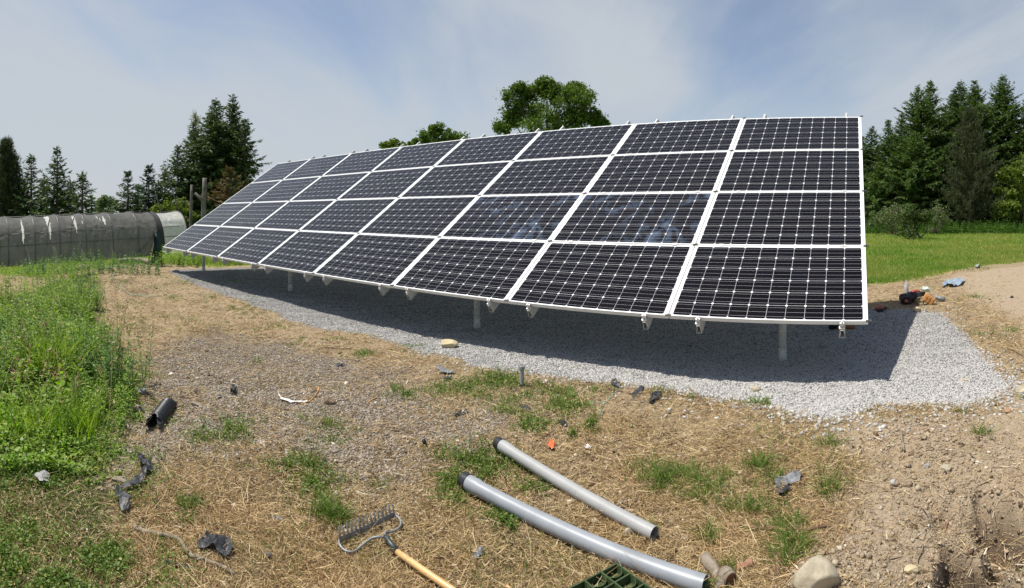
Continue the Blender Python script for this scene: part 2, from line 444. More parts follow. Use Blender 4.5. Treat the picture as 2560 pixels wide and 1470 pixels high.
def make_terrain():
    # one sheet: a fine polar patch under the viewed field, opening out to the horizon
    A = np.concatenate([np.linspace(-math.pi, -1.08, 40)[:-1], np.linspace(-1.08, 1.08, 860), np.linspace(1.08, math.pi, 40)[1:]])
    rr = [0.25, .5, .7, .85]; r = 1.0
    while r < 2600:
        rr.append(r); r *= 1.0058 if r < 9 else (1.012 if r < 40 else 1.06)
    rr = np.array(rr)
    AA, RR = np.meshgrid(A, rr)
    x = np.sin(AA)*RR; y = np.cos(AA)*RR
    z = ground_z(x, y)
    # low wooded hills on the horizon to the left, seen through the gap in the spruces
    hill = smooth(500, 1000, RR)*smooth(-1.25, -1.05, -np.abs(AA+.75)-.6)
    z = z+smooth(420, 1300, RR)*(24+10*vnoise(AA*9+3, AA*0, 5)+4*vnoise(AA*40, AA*0, 6))*(RR/1300)*smooth(.35, .9, -AA)
    z = np.where(RR > 60, z, z)
    pad, lawn, old, dirt, weed = zones(x, y)
    tr = trench(x, y)
    shade_and_soil = smooth(.03, .2, tr)*.8+.8*np.exp(-((x-1.17)**2+(y-1.83)**2)/.02)  # trench shade painted in by depth; the scrape gets dark soil
    for (mx, my, s) in ((-3.4, 5.5, .2), (-7.3, 8.7, .3), (-6.4, 7.9, .25)): shade_and_soil = shade_and_soil+.7*np.exp(-((x-mx)**2+(y-my)**2)/(s*s))
    nA, nR = len(A), len(rr)
    i, j = np.meshgrid(np.arange(nR-1), np.arange(nA-1), indexing='ij')
    F = np.stack([i*nA+j, i*nA+j+1, (i+1)*nA+j+1, (i+1)*nA+j], -1).reshape(-1, 4)[:, ::-1]
    V = np.stack([x, y, z], -1).reshape(-1, 3)
    # close the sheet at the middle
    V = np.vstack([V, [[0, 0, gz(0, 0)]]]); k = len(V)-1
    V2 = V
    at_ = {n: np.append(a.ravel(), 0) for n, a in dict(pad=pad, lawn=lawn, old=old, dirt=dirt, weed=weed, shade_and_soil=np.clip(shade_and_soil, 0, 1)).items()}
    Ft = np.array([[j, (j+1), k, k] for j in range(nA-1)], dtype=np.int32)[:, :3]
    o = np_mesh('ground', V2, F, ground_material(), smooth=True, attrs=at_)
    tag(o, 'open field of dry straw, bare soil and lawn around the solar array', 'ground', kind='structure')
make_terrain()
# ------------------------------------------------------------------ the solar array
def cell_material(name, smudge=False):
    m, N, L, B = mat_new(name); nb = NB(m.node_tree)
    uvn = N.new('ShaderNodeUVMap'); uvn.uv_map = 'UVMap'
    sp = N.new('ShaderNodeSeparateXYZ'); L.new(uvn.outputs[0], sp.inputs[0])
    x, y = sp.outputs[0], sp.outputs[1]
    P = .1585
    mx, my = .035, .0205
    u = nb.m('DIVIDE', nb.m('SUBTRACT', x, mx), P); v = nb.m('DIVIDE', nb.m('SUBTRACT', y, my), P)
    fu = nb.m('MULTIPLY', nb.m('SUBTRACT', nb.m('FRACT', u), .5), P); fv = nb.m('MULTIPLY', nb.m('SUBTRACT', nb.m('FRACT', v), .5), P)
    ax = nb.m('ABSOLUTE', fu); ay = nb.m('ABSOLUTE', fv)
    incell = nb.m('MULTIPLY', nb.m('LESS_THAN', ax, .07835), nb.m('LESS_THAN', ay, .0782))
    incell = nb.m('MULTIPLY', incell, nb.m('LESS_THAN', nb.m('ADD', ax, ay), .1445))
    rng = nb.m('MULTIPLY', nb.m('MULTIPLY', nb.m('GREATER_THAN', u, 0.0), nb.m('LESS_THAN', u, 10.0)), nb.m('MULTIPLY', nb.m('GREATER_THAN', v, 0.0), nb.m('LESS_THAN', v, 6.0)))
    incell = nb.m('MULTIPLY', incell, rng)
    bus = nb.m('LESS_THAN', nb.m('MINIMUM', ay, nb.m('ABSOLUTE', nb.m('SUBTRACT', ay, .052))), .00058)
    bus = nb.m('MULTIPLY', bus, rng)
    cid = N.new('ShaderNodeCombineXYZ'); L.new(nb.m('FLOOR', u), cid.inputs[0]); L.new(nb.m('FLOOR', v), cid.inputs[1])
    oi = N.new('ShaderNodeObjectInfo'); L.new(oi.outputs['Random'], cid.inputs[2])
    wn = N.new('ShaderNodeTexWhiteNoise'); L.new(cid.outputs[0], wn.inputs['Vector'])
    cell = nb.ramp(wn.outputs['Value'], [(0, (.0030, .0022, .0022)), (.6, (.0048, .0034, .0034)), (1, (.0040, .0036, .0052))])
    if smudge:
        vec = N.new('ShaderNodeVectorMath'); vec.operation = 'MULTIPLY'; L.new(uvn.outputs[0], vec.inputs[0]); vec.inputs[1].default_value = (1.0, .55, 1)
        s = nb.noise(vec.outputs[0], 4.6, 5, .55, 1.4)
        s = nb.m('MULTIPLY', nb.rng(s, .50, .64, 0, 1), nb.rng(nb.noise(uvn.outputs[0], 1.3, 2, .5), .40, .52, 0, 1))
        cell = nb.mix(nb.m('MULTIPLY', s, .9), cell, (.055, .080, .125))
    sheet = (.74, .75, .76)
    c = nb.mix(incell, sheet, cell)
    c = nb.mix(nb.m('MULTIPLY', bus, .9), c, (.62, .63, .66))
    L.new(c, B.inputs['Base Color'])
    B.inputs['Roughness'].default_value = .5; B.inputs['Specular IOR Level'].default_value = 0.0
    B.inputs['Coat Weight'].default_value = .9; B.inputs['Coat Roughness'].default_value = .06; B.inputs['Coat IOR'].default_value = 1.33
    return m

M_CELL = cell_material('solar_cells'); M_SMUDGE = cell_material('solar_cells_smudged', True)
M_FRAME = simple('white_frame', (.80, .80, .79), .38, 0, .03, 5)
M_ALU = simple('mill_aluminium', (.72, .71, .68), .42, .75, .06, 14)
M_GALV = simple('galvanised_steel', (.60, .61, .57), .55, 0, .10, 26, .15, bscale=60, bdist=.001)
M_RAIL = simple('rail_aluminium', (.52, .51, .48), .5, .2, .08, 14)
M_DARKMETAL = simple('dark_clip', (.05, .05, .05), .5, .3, .1, 20)
M_BACK = simple('panel_back', (.6, .6, .6), .6, 0, .04, 3)

def make_array():
    g0 = gz(P0.x, P0.y)
    A = empty('solar_array', (P0.x, P0.y, g0), PSI)
    tag(A, 'long tilted ground mounted solar array, four rows of eight dark panels', 'solar array')
    zl = P0.z-g0
    ct, st = math.cos(TILT), math.sin(TILT)
    Rt = Matrix.Rotation(TILT, 3, 'X')
    gx, gy = .0055, .006                      # half gaps between panels
    W, H, T = PW-2*gx, PH-2*gy, .040
    # glass with its cells
    def glass_mesh(mat):
        me = bpy.data.meshes.new('solar_panel')
        i = .009; z = -.002
        vs = [(gx+i, gy+i, z), (gx+W-i, gy+i, z), (gx+W-i, gy+H-i, z), (gx+i, gy+H-i, z)]
        vs += [(a, b, -.007) for a, b, _ in vs]
        me.from_pydata(vs, [], [(0, 1, 2, 3), (7, 6, 5, 4), (0, 4, 5, 1), (1, 5, 6, 2), (2, 6, 7, 3), (3, 7, 4, 0)]); me.update()
        uv = me.uv_layers.new(name='UVMap')
        for l in me.loops:
            c = me.vertices[l.vertex_index].co; uv.data[l.index].uv = (c.x, c.y)
        me.materials.append(mat); me.materials.append(M_BACK)
        for p in me.polygons:
            if p.index == 1: p.material_index = 1
        return me
    g1, g2 = glass_mesh(M_CELL), glass_mesh(M_SMUDGE)
    fb = MB(); lip = .0095
    fb.box((gx+W/2, gy+lip/2, -T/2), (W/2, lip/2, T/2)); fb.box((gx+W/2, gy+H-lip/2, -T/2), (W/2, lip/2, T/2))
    fb.box((gx+lip/2, gy+H/2, -T/2), (lip/2, H/2-lip, T/2)); fb.box((gx+W-lip/2, gy+H/2, -T/2), (lip/2, H/2-lip, T/2))
    first = None
    rnd = random.Random(4)
    for c in range(8):
        for r in range(4):
            sm = (c, r) in ((6, 1), (5, 1))
            p = bpy.data.objects.new('solar_panel', g2 if sm else g1); C.objects.link(p); p.parent = A
            p.location = ((c-8)*PW, r*PH*ct, zl+r*PH*st); p.rotation_euler = (TILT+R(rnd.uniform(-.12, .12)), R(rnd.uniform(-.08, .08)), 0)
            if (c, r) == (6, 1): p['label'] = 'panel with smeared bluish marks on its glass'
            if first is None:
                f = fb.build('panel_frame', M_FRAME, p, bevel=.0012); first = f
            else:
                f = first.copy(); C.objects.link(f); f.parent = p
    def slope(x, s, n):                       # array coordinates -> local of the Empty
        return Vector((x, s*ct-n*st, zl+s*st+n*ct))
    # rails running up the slope, hollow at both ends
    RH, RW = .085, .05
    rails_x = []
    for c in range(8): rails_x += [(c-8)*PW+.265, (c-8)*PW+PW-.215]
    clamp0 = end0 = None
    for x in rails_x:
        b = MB(); y0, y1, zt, zb = -.045, 4*PH+.25, -T-.012, -T-.012-RH
        def ring(y, w0, w1):                  # profile: a wedge-sided channel, wide foot and narrow head
            return [slope(x-w0, y, zb), slope(x+w0, y, zb), slope(x+w0, y, zb+RH*.30), slope(x+w1, y, zt), slope(x-w1, y, zt), slope(x-w1*.9, y, zb+RH*.62)]
        th = .0035; o0 = ring(y0, RW/2, RW*.28); o1 = ring(y1, RW/2, RW*.28)
        cen0 = sum(o0, Vector())/6; cen1 = sum(o1, Vector())/6
        i0 = [p+(cen0-p).normalized()*th*1.6 for p in o0]; i1 = [p+(cen1-p).normalized()*th*1.6 for p in o1]
        vs = o0+o1+i0+i1; fs = []
        for k in range(6):
            q = (k+1) % 6
            fs += [(k, q, 6+q, 6+k), (12+k, 18+k, 18+q, 12+q), (k, 12+k, 12+q, q), (6+k, 6+q, 18+q, 18+k)]
        b.add(vs, fs); b.build('rail', M_RAIL, A)
        # end clamp with its T-bolt at the lower end
        e = MB(); ym = -.012
        e.box(slope(x, ym, -T*.55), (.019, .009, .022), Rt); e.box(slope(x, ym-.008, -T-.004), (.024, .016, .006), Rt)
        e.tube([slope(x, ym, .004), slope(x, ym, .016)], .007, 8)
        e.build('end_clamp', M_ALU, A, bevel=.0012)
        for r in range(1, 4):
            if clamp0 is None:
                cb = MB(); cb.box((0, 0, .0035), (.022, .014, .0035)); cb.tube([(0, 0, .007), (0, 0, .013)], .006, 8)
                clamp0 = cb.build('mid_clamp', M_ALU, A); o = clamp0
            else:
                o = clamp0.copy(); C.objects.link(o)
            o.location = slope(x, r*PH, 0); o.rotation_euler = (TILT, 0, 0)
    c0 = None
    for c in range(1, 9):
        for r in range(5):
            if r == 4 and c not in (7, 8): continue
            if c0 is None:
                cb = MB(); cb.box((-.012, 0, .004), (.012, .010, .004)); cb.box((.012, .003, .004), (.011, .012, .004)); cb.tube([(0, 0, .004), (0, 0, .012)], .006, 6)
                c0 = cb.build('corner_clip', M_DARKMETAL, A); o = c0
            else: o = c0.copy(); C.objects.link(o)
            o.location = slope((c-8)*PW, r*PH+(.004 if r == 0 else 0), .0); o.rotation_euler = (TILT, 0, 0)
    # cross pipes under the rails, and the two rows of posts
    pn = -T-.012-RH-.045
    for s, nm in ((.95, 0), (3.25, 1)):
        b = MB(); b.tube([slope(-8*PW+.15, s, pn), slope(-.15, s, pn)], .042, 14); b.build('cross_pipe', M_GALV, A, smooth=True)
    sp0 = .95*ct-pn*st; sr = 3.25*ct-pn*st
    for row, (yy, s) in enumerate(((sp0, .95), (sr, 3.25))):
        for x in (-.805, -4.42, -8.72, -12.78):
            w = A.matrix_world
            wx = P0.x+U3.x*x+N3.x*yy; wy = P0.y+U3.y*x+N3.y*yy
            zb = gz(wx, wy)-g0; zt = (slope(0, s, pn)).z
            b = MB(); b.tube([(x, yy, zb-.05), (x, yy, zt)], .037, 18); o = b.build('post', M_GALV, A, smooth=False)
            for pl in o.data.polygons: pl.use_smooth = len(pl.vertices) == 4
            q = MB(); q.tube([(x, yy, zb-.04), (x, yy, zb+.12)], 0.0395, 18); cl = q.build('collar', M_GALV, o)
            for pl in cl.data.polygons: pl.use_smooth = len(pl.vertices) == 4
            dv = Vector((-P0.x, -P0.y, 0)); da = Vector((U3.dot(-Vector((wx, wy, 0))), N3.dot(-Vector((wx, wy, 0))), 0)).normalized()
            bb = MB(); cc = Vector((x, yy, zb+.085)); bb.tube([cc+da*.040, cc+da*.046], .021, 16); bb.tube([cc+da*.046, cc+da*.055], .012, 6)
            bb.build('bolt', M_ALU, cl)
    return A
make_array()
# ------------------------------------------------------------------ scattered ground cover
rng = np.random.default_rng(11)
class Acc:
    def __init__(s): s.V = []; s.F = []; s.n = 0
    def add(s, V, F):
        if len(V) == 0: return
        s.V.append(V.astype(np.float32)); s.F.append((F+s.n).astype(np.int32)); s.n += len(V)
    def build(s, name, mat, parent=None, loc=None, smooth=False):
        return np_mesh(name, np.concatenate(s.V), np.concatenate(s.F), mat, parent, smooth, None, loc)
def unit(v): return v/np.maximum(np.linalg.norm(v, axis=-1, keepdims=True), 1e-9)
def ribbons(P, D, L, W, bend=None, prof=(1, .8, .15), side=None):
    """flat strips with their own direction, length, width and bend"""
    N = len(P)
    if N == 0: return np.zeros((0, 3)), np.zeros((0, 4), int)
    K = len(prof); s = np.linspace(0, 1, K)
    if side is None:
        side = unit(np.cross(D, rng.normal(size=(N, 3))))
    L = np.broadcast_to(L, (N,)); W = np.broadcast_to(W, (N,))
    pts = P[:, None, :]+D[:, None, :]*(L[:, None]*s[None])[:, :, None]
    if bend is not None: pts = pts+bend[:, None, :]*(s[None]**2)[:, :, None]
    w = (W[:, None]*np.array(prof)[None])[:, :, None]*.5
    V = np.stack([pts-side[:, None, :]*w, pts+side[:, None, :]*w], 2).reshape(-1, 3)
    base = (np.arange(N)*K*2)[:, None]; k = np.arange(K-1)[None]*2
    F = np.stack([base+k, base+k+1, base+k+3, base+k+2], -1).reshape(-1, 4)
    return V, F
CUBE = np.array([(-1, -1, -1), (1, -1, -1), (1, 1, -1), (-1, 1, -1), (-1, -1, 1), (1, -1, 1), (1, 1, 1), (-1, 1, 1)], float)
CUBEF = np.array([(3, 2, 1, 0), (4, 5, 6, 7), (0, 1, 5, 4), (1, 2, 6, 5), (2, 3, 7, 6), (3, 0, 4, 7)])
def stones(P, S, flat=.7):
    """angular crushed stones"""
    N = len(P)
    v = CUBE[None]*(.62+.5*rng.random((N, 8, 3)))*.5
    v[..., 2] *= flat
    th = rng.random(N)*6.283; ph = rng.normal(size=N)*.5
    c, s_ = np.cos(ph)[:, None], np.sin(ph)[:, None]
    y, z = v[..., 1]*c-v[..., 2]*s_, v[..., 1]*s_+v[..., 2]*c
    x = v[..., 0]; c, s_ = np.cos(th)[:, None], np.sin(th)[:, None]
    x, y = x*c-y*s_, x*s_+y*c
    V = np.stack([x, y, z], -1)*S[:, None, None]+P[:, None, :]
    F = (np.arange(N)*8)[:, None, None]+CUBEF[None]
    return V.reshape(-1, 3), F.reshape(-1, 4)
def img_pts(n, x0, y0, x1, y1):
    """ground points spread so that they thin out with distance as they do to the eye"""
    px = rng.uniform(x0, x1, n); py = rng.uniform(y0, y1, n)
    return gp(px, py)
def onground(x, y, dz=0.0): return np.stack([x, y, ground_z(x, y)+dz], 1)
def hdir(th, pitch): return np.stack([np.cos(th)*np.cos(pitch), np.sin(th)*np.cos(pitch), np.sin(pitch)], 1)

M_STONE = None
def stone_mat(name, stops):
    m, N, L, B = mat_new(name); nb = NB(m.node_tree)
    c = nb.ramp(nb.island(), stops); L.new(c, B.inputs['Base Color']); B.inputs['Roughness'].default_value = .9
    B.inputs['Specular IOR Level'].default_value = .25
    return m
def make_pad():
    a = Acc()
    x, y = img_pts(440000, -40, 668, 2600, 1070)
    sd = sdist(x, y, POLY_PAD)+wob(x, y, .03)
    keep = sd > rng.normal(size=len(x))*.035-.02
    x, y = x[keep], y[keep]
    r = np.hypot(x, y)
    S = np.clip(rng.normal(.0092, .0030, len(x)), .004, .022)*(1+.035*np.clip(r-5, 0, 10))
    a.add(*stones(onground(x, y, S*.10), S, .6))
    # strays kicked out beyond the edge
    x, y = img_pts(26000, 300, 700, 2600, 1110)
    sd = sdist(x, y, POLY_PAD)+wob(x, y, .03)
    keep = (sd < .02) & (sd > -.5) & (rng.random(len(x)) < np.exp(sd*9)*.7*(1+1.5*(x > 1.5)))
    x, y = x[keep], y[keep]; S = np.clip(rng.normal(.018, .005, len(x)), .008, .032)
    a.add(*stones(onground(x, y, S*.15), S))
    o = a.build('gravel', stone_mat('crushed_stone', [(0, (.26, .255, .245)), (.14, (.37, .36, .345)), (.6, (.45, .44, .42)), (1, (.54, .525, .50))]))
    tag(o, 'pale grey crushed stone pad laid under the solar array', 'gravel', kind='stuff')
make_pad()
def make_oldgravel():
    a = Acc()
    x, y = img_pts(110000, 200, 780, 1500, 1250)
    sd = sdist(x, y, POLY_OLD)+wob(x, y, .10)
    f = fbm(x*3, y*3, 77, 3)
    keep = (rng.random(len(x)) < smooth(-.5, .3, sd)*(.25+1.3*smooth(.38, .6, f)))
    x, y = x[keep], y[keep]
    S = np.clip(rng.normal(.0110, .0035, len(x)), .005, .028)
    a.add(*stones(onground(x, y, S*.12), S, .6))
    o = a.build('old_gravel', stone_mat('weathered_stone', [(0, (.17, .14, .11)), (.5, (.27, .235, .19)), (.9, (.36, .32, .265)), (1, (.44, .41, .36))]))
    tag(o, 'older brownish gravel worn into the straw ground in front of the array', 'gravel', kind='stuff')
    b = Acc()
    x, y = img_pts(30000, 1850, 1000, 2640, 1480)
    z = zones(x, y)
    f = fbm(x*4, y*4, 71, 3)
    keep = rng.random(len(x)) < z[3]*(.12+.9*smooth(.42, .62, f))+.04
    x, y = x[keep], y[keep]
    S = .0038+rng.exponential(.0022, len(x)); S = np.clip(S, .004, .020)
    b.add(*stones(onground(x, y, S*.1), S, .75))
    # loose clods spilled round the dug soil and along the trench lips
    for (cx, cy, s, n) in ((1.22, 1.84, .13, 900), (2.28, 2.58, .16, 700), (2.0, 2.0, .2, 700), (1.9, 1.45, .2, 500), (1.35, 1.72, .16, 500)):
        xx = cx+rng.normal(size=n)*s; yy = cy+rng.normal(size=n)*s; S = np.clip(.004+rng.exponential(.0042, n), .004, .028)
        b.add(*stones(onground(xx, yy, S*.2), S, .85))
    o = b.build('soil_clods', stone_mat('soil_clods', [(0, (.22, .17, .115)), (.5, (.33, .26, .18)), (.9, (.40, .33, .235)), (1, (.47, .41, .31))]))
    tag(o, 'small clods and pebbles of dry soil round the trench', 'soil', kind='stuff')
make_oldgravel()

# green tufts and patches: (px, py, radius px x, radius px y, count, height m, kind)
TUFTS = [(570, 1078, 85, 38, 1500, .05, 0), (500, 1100, 40, 20, 300, .05, 0), (560, 705, 60, 10, 500, .05, 2), (640, 790, 50, 14, 400, .05, 2), (380, 690, 60, 8, 500, .06, 0), (480, 760, 60, 16, 300, .05, 2), (330, 800, 60, 20, 400, .05, 2), (560, 820, 60, 14, 260, .05, 2), (750, 860, 70, 16, 260, .05, 2), (775, 1195, 72, 62, 2600, .07, 0), (690, 1165, 60, 22, 700, .045, 0), (1190, 1150, 95, 45, 3000, .07, 0),
    (1140, 1195, 60, 40, 1200, .06, 0), (1290, 1170, 40, 20, 400, .05, 0), (1330, 1215, 60, 25, 700, .05, 0), (1250, 955, 90, 26, 2200, .06, 0), (1170, 968, 60, 20, 900, .05, 0), (1230, 990, 60, 22, 900, .05, 0),
    (1320, 985, 45, 22, 900, .06, 0), (1400, 985, 60, 26, 1300, .055, 0), (1420, 1018, 60, 22, 1300, .06, 0), (1340, 1058, 55, 25, 1300, .05, 0), (1455, 1010, 40, 18, 500, .05, 0), (1475, 1060, 26, 20, 600, .06, 0), (1275, 1025, 40, 16, 700, .05, 0),
    (1260, 1300, 55, 40, 900, .06, 0), (1230, 1285, 45, 30, 500, .07, 1), (1010, 990, 40, 18, 400, .05, 0), (905, 888, 45, 12, 500, .05, 0), (985, 980, 20, 16, 200, .05, 0), (1100, 975, 40, 18, 600, .045, 0),
    (1700, 1200, 80, 40, 900, .10, 1), (1650, 1185, 50, 40, 600, .10, 1), (1760, 1230, 90, 40, 900, .09, 1), (1895, 1175, 38, 28, 520, .15, 1), (1930, 1190, 70, 30, 500, .08, 1), (2075, 1112, 26, 12, 170, .14, 1),
    (2075, 1225, 20, 22, 220, .15, 1), (1830, 1270, 70, 30, 500, .08, 1), (1900, 1275, 60, 40, 500, .08, 1), (1960, 1320, 60, 35, 500, .08, 1), (1990, 1365, 30, 22, 260, .11, 1), (1960, 1410, 45, 24, 300, .10, 1), (1770, 1340, 25, 16, 160, .10, 1), (1830, 1420, 30, 20, 130, .07, 1),
    (2445, 1085, 16, 10, 150, .10, 1), (2395, 1025, 20, 8, 90, .06, 1), (1890, 1010, 30, 10, 160, .07, 0), (1915, 1012, 16, 10, 100, .07, 0), (1650, 985, 30, 10, 260, .06, 0), (1730, 995, 30, 8, 160, .05, 0), (1960, 1105, 20, 16, 90, .08, 1), (1905, 1075, 16, 12, 90, .07, 1),
    (830, 1290, 36, 22, 420, .15, 1), (800, 1275, 24, 16, 220, .12, 1), (850, 1300, 20, 12, 200, .14, 1), (950, 1215, 30, 18, 180, .08, 1), (475, 1262, 18, 14, 220, .09, 2), (470, 1300, 16, 12, 100, .06, 1), (430, 1055, 26, 14, 260, .05, 0), (2560, 1000, 20, 12, 60, .06, 1),
    (615, 770, 60, 16, 700, .05, 2), (580, 775, 60, 16, 500, .06, 2), (390, 722, 60, 12, 500, .05, 0), (430, 745, 30, 10, 300, .05, 0), (620, 748, 8, 6, 60, .13, 1), (820, 1085, 50, 40, 500, .07, 2), (860, 1100, 50, 20, 300, .05, 2), (1430, 1083, 14, 12, 160, .06, 0), (1760, 1480, 30, 20, 200, .08, 1), (1570, 1180, 20, 14, 60, .05, 0),
    (300, 712, 40, 12, 500, .05, 0), (345, 760, 40, 14, 300, .05, 0), (460, 706, 50, 10, 500, .05, 0), (530, 742, 30, 8, 200, .05, 0), (300, 770, 30, 20, 300, .05, 0), (420, 790, 50, 14, 200, .045, 0), (700, 815, 50, 12, 260, .05, 0), (1010, 868, 60, 10, 300, .05, 2), (850, 850, 60, 14, 300, .05, 0), (2440, 745, 40, 10, 260, .06, 0), (2395, 757, 16, 8, 90, .05, 0), (2480, 835, 60, 20, 260, .06, 0), (2530, 830, 30, 14, 200, .05, 0), (2440, 840, 20, 10, 100, .05, 0), (2250, 700, 100, 10, 1400, .06, 0), (2400, 672, 100, 6, 1200, .08, 0), (2470, 655, 80, 8, 800, .08, 0),
    (360, 820, 90, 30, 500, .05, 0), (330, 900, 60, 30, 500, .05, 0), (370, 930, 50, 20, 300, .045, 0), (480, 800, 60, 20, 200, .05, 0), (640, 910, 20, 12, 120, .05, 0), (1600, 1320, 60, 20, 120, .06, 1), (1490, 975, 50, 12, 300, .045, 0), (1130, 1240, 50, 30, 300, .06, 0)]
M_STRAW = leafmat('straw', [(0, (.15, .10, .05)), (.35, (.36, .26, .125)), (.75, (.56, .43, .23)), (1, (.76, .64, .40))], .15, .7, [(0, (.20, .13, .065)), (.5, (.47, .33, .165)), (1, (.70, .54, .31))], 1.6)
M_GRASS = leafmat('short_grass', [(0, (.07, .12, .02)), (.5, (.125, .215, .036)), (.85, (.19, .28, .06)), (1, (.36, .33, .12))], .35, .5)
M_LAWN = leafmat('lawn_grass', [(0, (.11, .19, .03)), (.5, (.18, .30, .048)), (.9, (.27, .38, .075)), (1, (.50, .46, .20))], .5, .5, [(0, (.18, .24, .04)), (.5, (.30, .35, .08)), (1, (.46, .44, .17))], .45)
def make_straw():
    a = Acc()
    x, y = img_pts(600000, -30, 672, 2620, 1560)
    pad, lawn, old, dirt, weed = zones(x, y)
    f = fbm(x*2.6, y*2.6, 51, 4); f2 = fbm(x*9, y*9, 52, 3)
    dens = (.45+.9*smooth(.36, .62, f)*smooth(.2, .6, f2))*(1-pad)*(1-lawn)*(1-.55*old)*(1-.90*dirt)*(1-.55*weed)
    keep = rng.random(len(x)) < dens
    x, y, f = x[keep], y[keep], f[keep]; n = len(x); r = np.hypot(x, y)
    L = np.clip(rng.lognormal(-3.6, .62, n), .008, .16)*(1+.05*np.clip(r-3, 0, 6)); W = rng.uniform(.0012, .0034, n)*(1+.20*np.clip(r-3, 0, 9))
    th = rng.random(n)*6.283; pitch = rng.normal(size=n)*.22+.10
    bend = rng.normal(size=(n, 3))*(L*.22)[:, None]; bend[:, 2] -= L*.08
    a.add(*ribbons(onground(x, y, rng.random(n)*.012), hdir(th, pitch), L, W, bend, (1, .9, .5)))
    # standing dead grass, in thin clumps
    x, y = img_pts(90000, -30, 672, 2620, 1560)
    pad, lawn, old, dirt, weed = zones(x, y)
    f = fbm(x*1.9+7, y*1.9, 57, 4); f2 = fbm(x*7, y*7, 58, 3)
    keep = rng.random(len(x)) < 1.1*smooth(.42, .66, f)*smooth(.35, .6, f2)*(1-pad)*(1-lawn)*(1-.8*old)*(1-.85*dirt)
    x, y = x[keep], y[keep]; n = len(x); r = np.hypot(x, y)
    L = rng.uniform(.02, .075, n)*(1+.05*np.clip(r-3, 0, 9)); D = hdir(rng.random(n)*6.283, rng.uniform(.3, 1.3, n)); bd = D*np.array([1, 1, 0])[None]*(L*.5)[:, None]; bd[:, 2] -= L*.3
    a.add(*ribbons(onground(x, y), D, L, rng.uniform(.0014, .003, n)*(1+.2*np.clip(r-3, 0, 9)), bd, (1, .9, .3)))
    o = a.build('straw', M_STRAW)
    tag(o, 'dry straw and dead grass stems strewn over the ground', 'straw', kind='stuff')
make_straw()
def make_debris():
    a = Acc()
    x, y = img_pts(30000, -30, 690, 2620, 1500)
    pad, lawn, old, dirt, weed = zones(x, y)
    keep = rng.random(len(x)) < (.65-.2*dirt)*(1-pad)*(1-lawn)*(1-.3*weed)*(.3+1.2*smooth(.4, .65, fbm(x*3, y*3, 88, 3)))
    x, y = x[keep], y[keep]; n = len(x); r = np.hypot(x, y)
    S = np.clip(.004+rng.exponential(.0055, n), .004, .035)*(1+.06*np.clip(r-3, 0, 9))
    V, F = stones(onground(x, y, S*.12), S, .35); a.add(V, F)
    x, y = x[:n//3], y[:n//3]; n = len(x); L = rng.uniform(.02, .09, n)
    a.add(*ribbons(onground(x, y, .006), hdir(rng.random(n)*6.283, rng.normal(size=n)*.1), L, rng.uniform(.003, .007, n), rng.normal(size=(n, 3))*.004, (1, .9, .6)))
    o = a.build('debris', stone_mat('debris', [(0, (.05, .035, .025)), (.3, (.14, .085, .05)), (.6, (.30, .22, .14)), (.85, (.45, .36, .25)), (1, (.66, .60, .50))]))
    tag(o, 'bark chips, crumbs of soil and bits of twig scattered over the field', 'debris', kind='stuff')
make_debris()
def make_roots():
    a = Acc()
    for (cx, cy, n, s) in ((1.66, 1.62, 90, .10), (2.0, 1.66, 110, .10), (1.9, 1.96, 40, .06), (1.50, 1.40, 60, .12), (1.85, 1.45, 90, .14)):
        x = cx+rng.normal(size=n)*s; y = cy+rng.normal(size=n)*s
        P = onground(x, y, .01); D = hdir(rng.random(n)*6.283, rng.uniform(-.4, .5, n)); L = rng.uniform(.03, .12, n); bd = rng.normal(size=(n, 3))*(L*.4)[:, None]; bd[:, 2] -= L*.4
        a.add(*ribbons(P, D, L, rng.uniform(.0012, .0035, n), bd, (1, .8, .6, .3)))
    o = a.build('fine_roots', stone_mat('roots', [(0, (.07, .045, .03)), (.6, (.17, .11, .07)), (1, (.36, .27, .18))])); tag(o, 'thin torn roots sticking out of the trench banks', 'roots', kind='stuff')
make_roots()
def clover(a, P, n_leaf, s):
    """low rounded leaves"""
    n = len(P)
    D = hdir(rng.random(n)*6.283, rng.uniform(.05, .7, n))
    side = unit(np.cross(D, np.array([0, 0, 1.0])[None]+rng.normal(size=(n, 3))*.35))
    a.add(*ribbons(P, D, s, s*.8, None, (.25, 1, .9, .2), side))
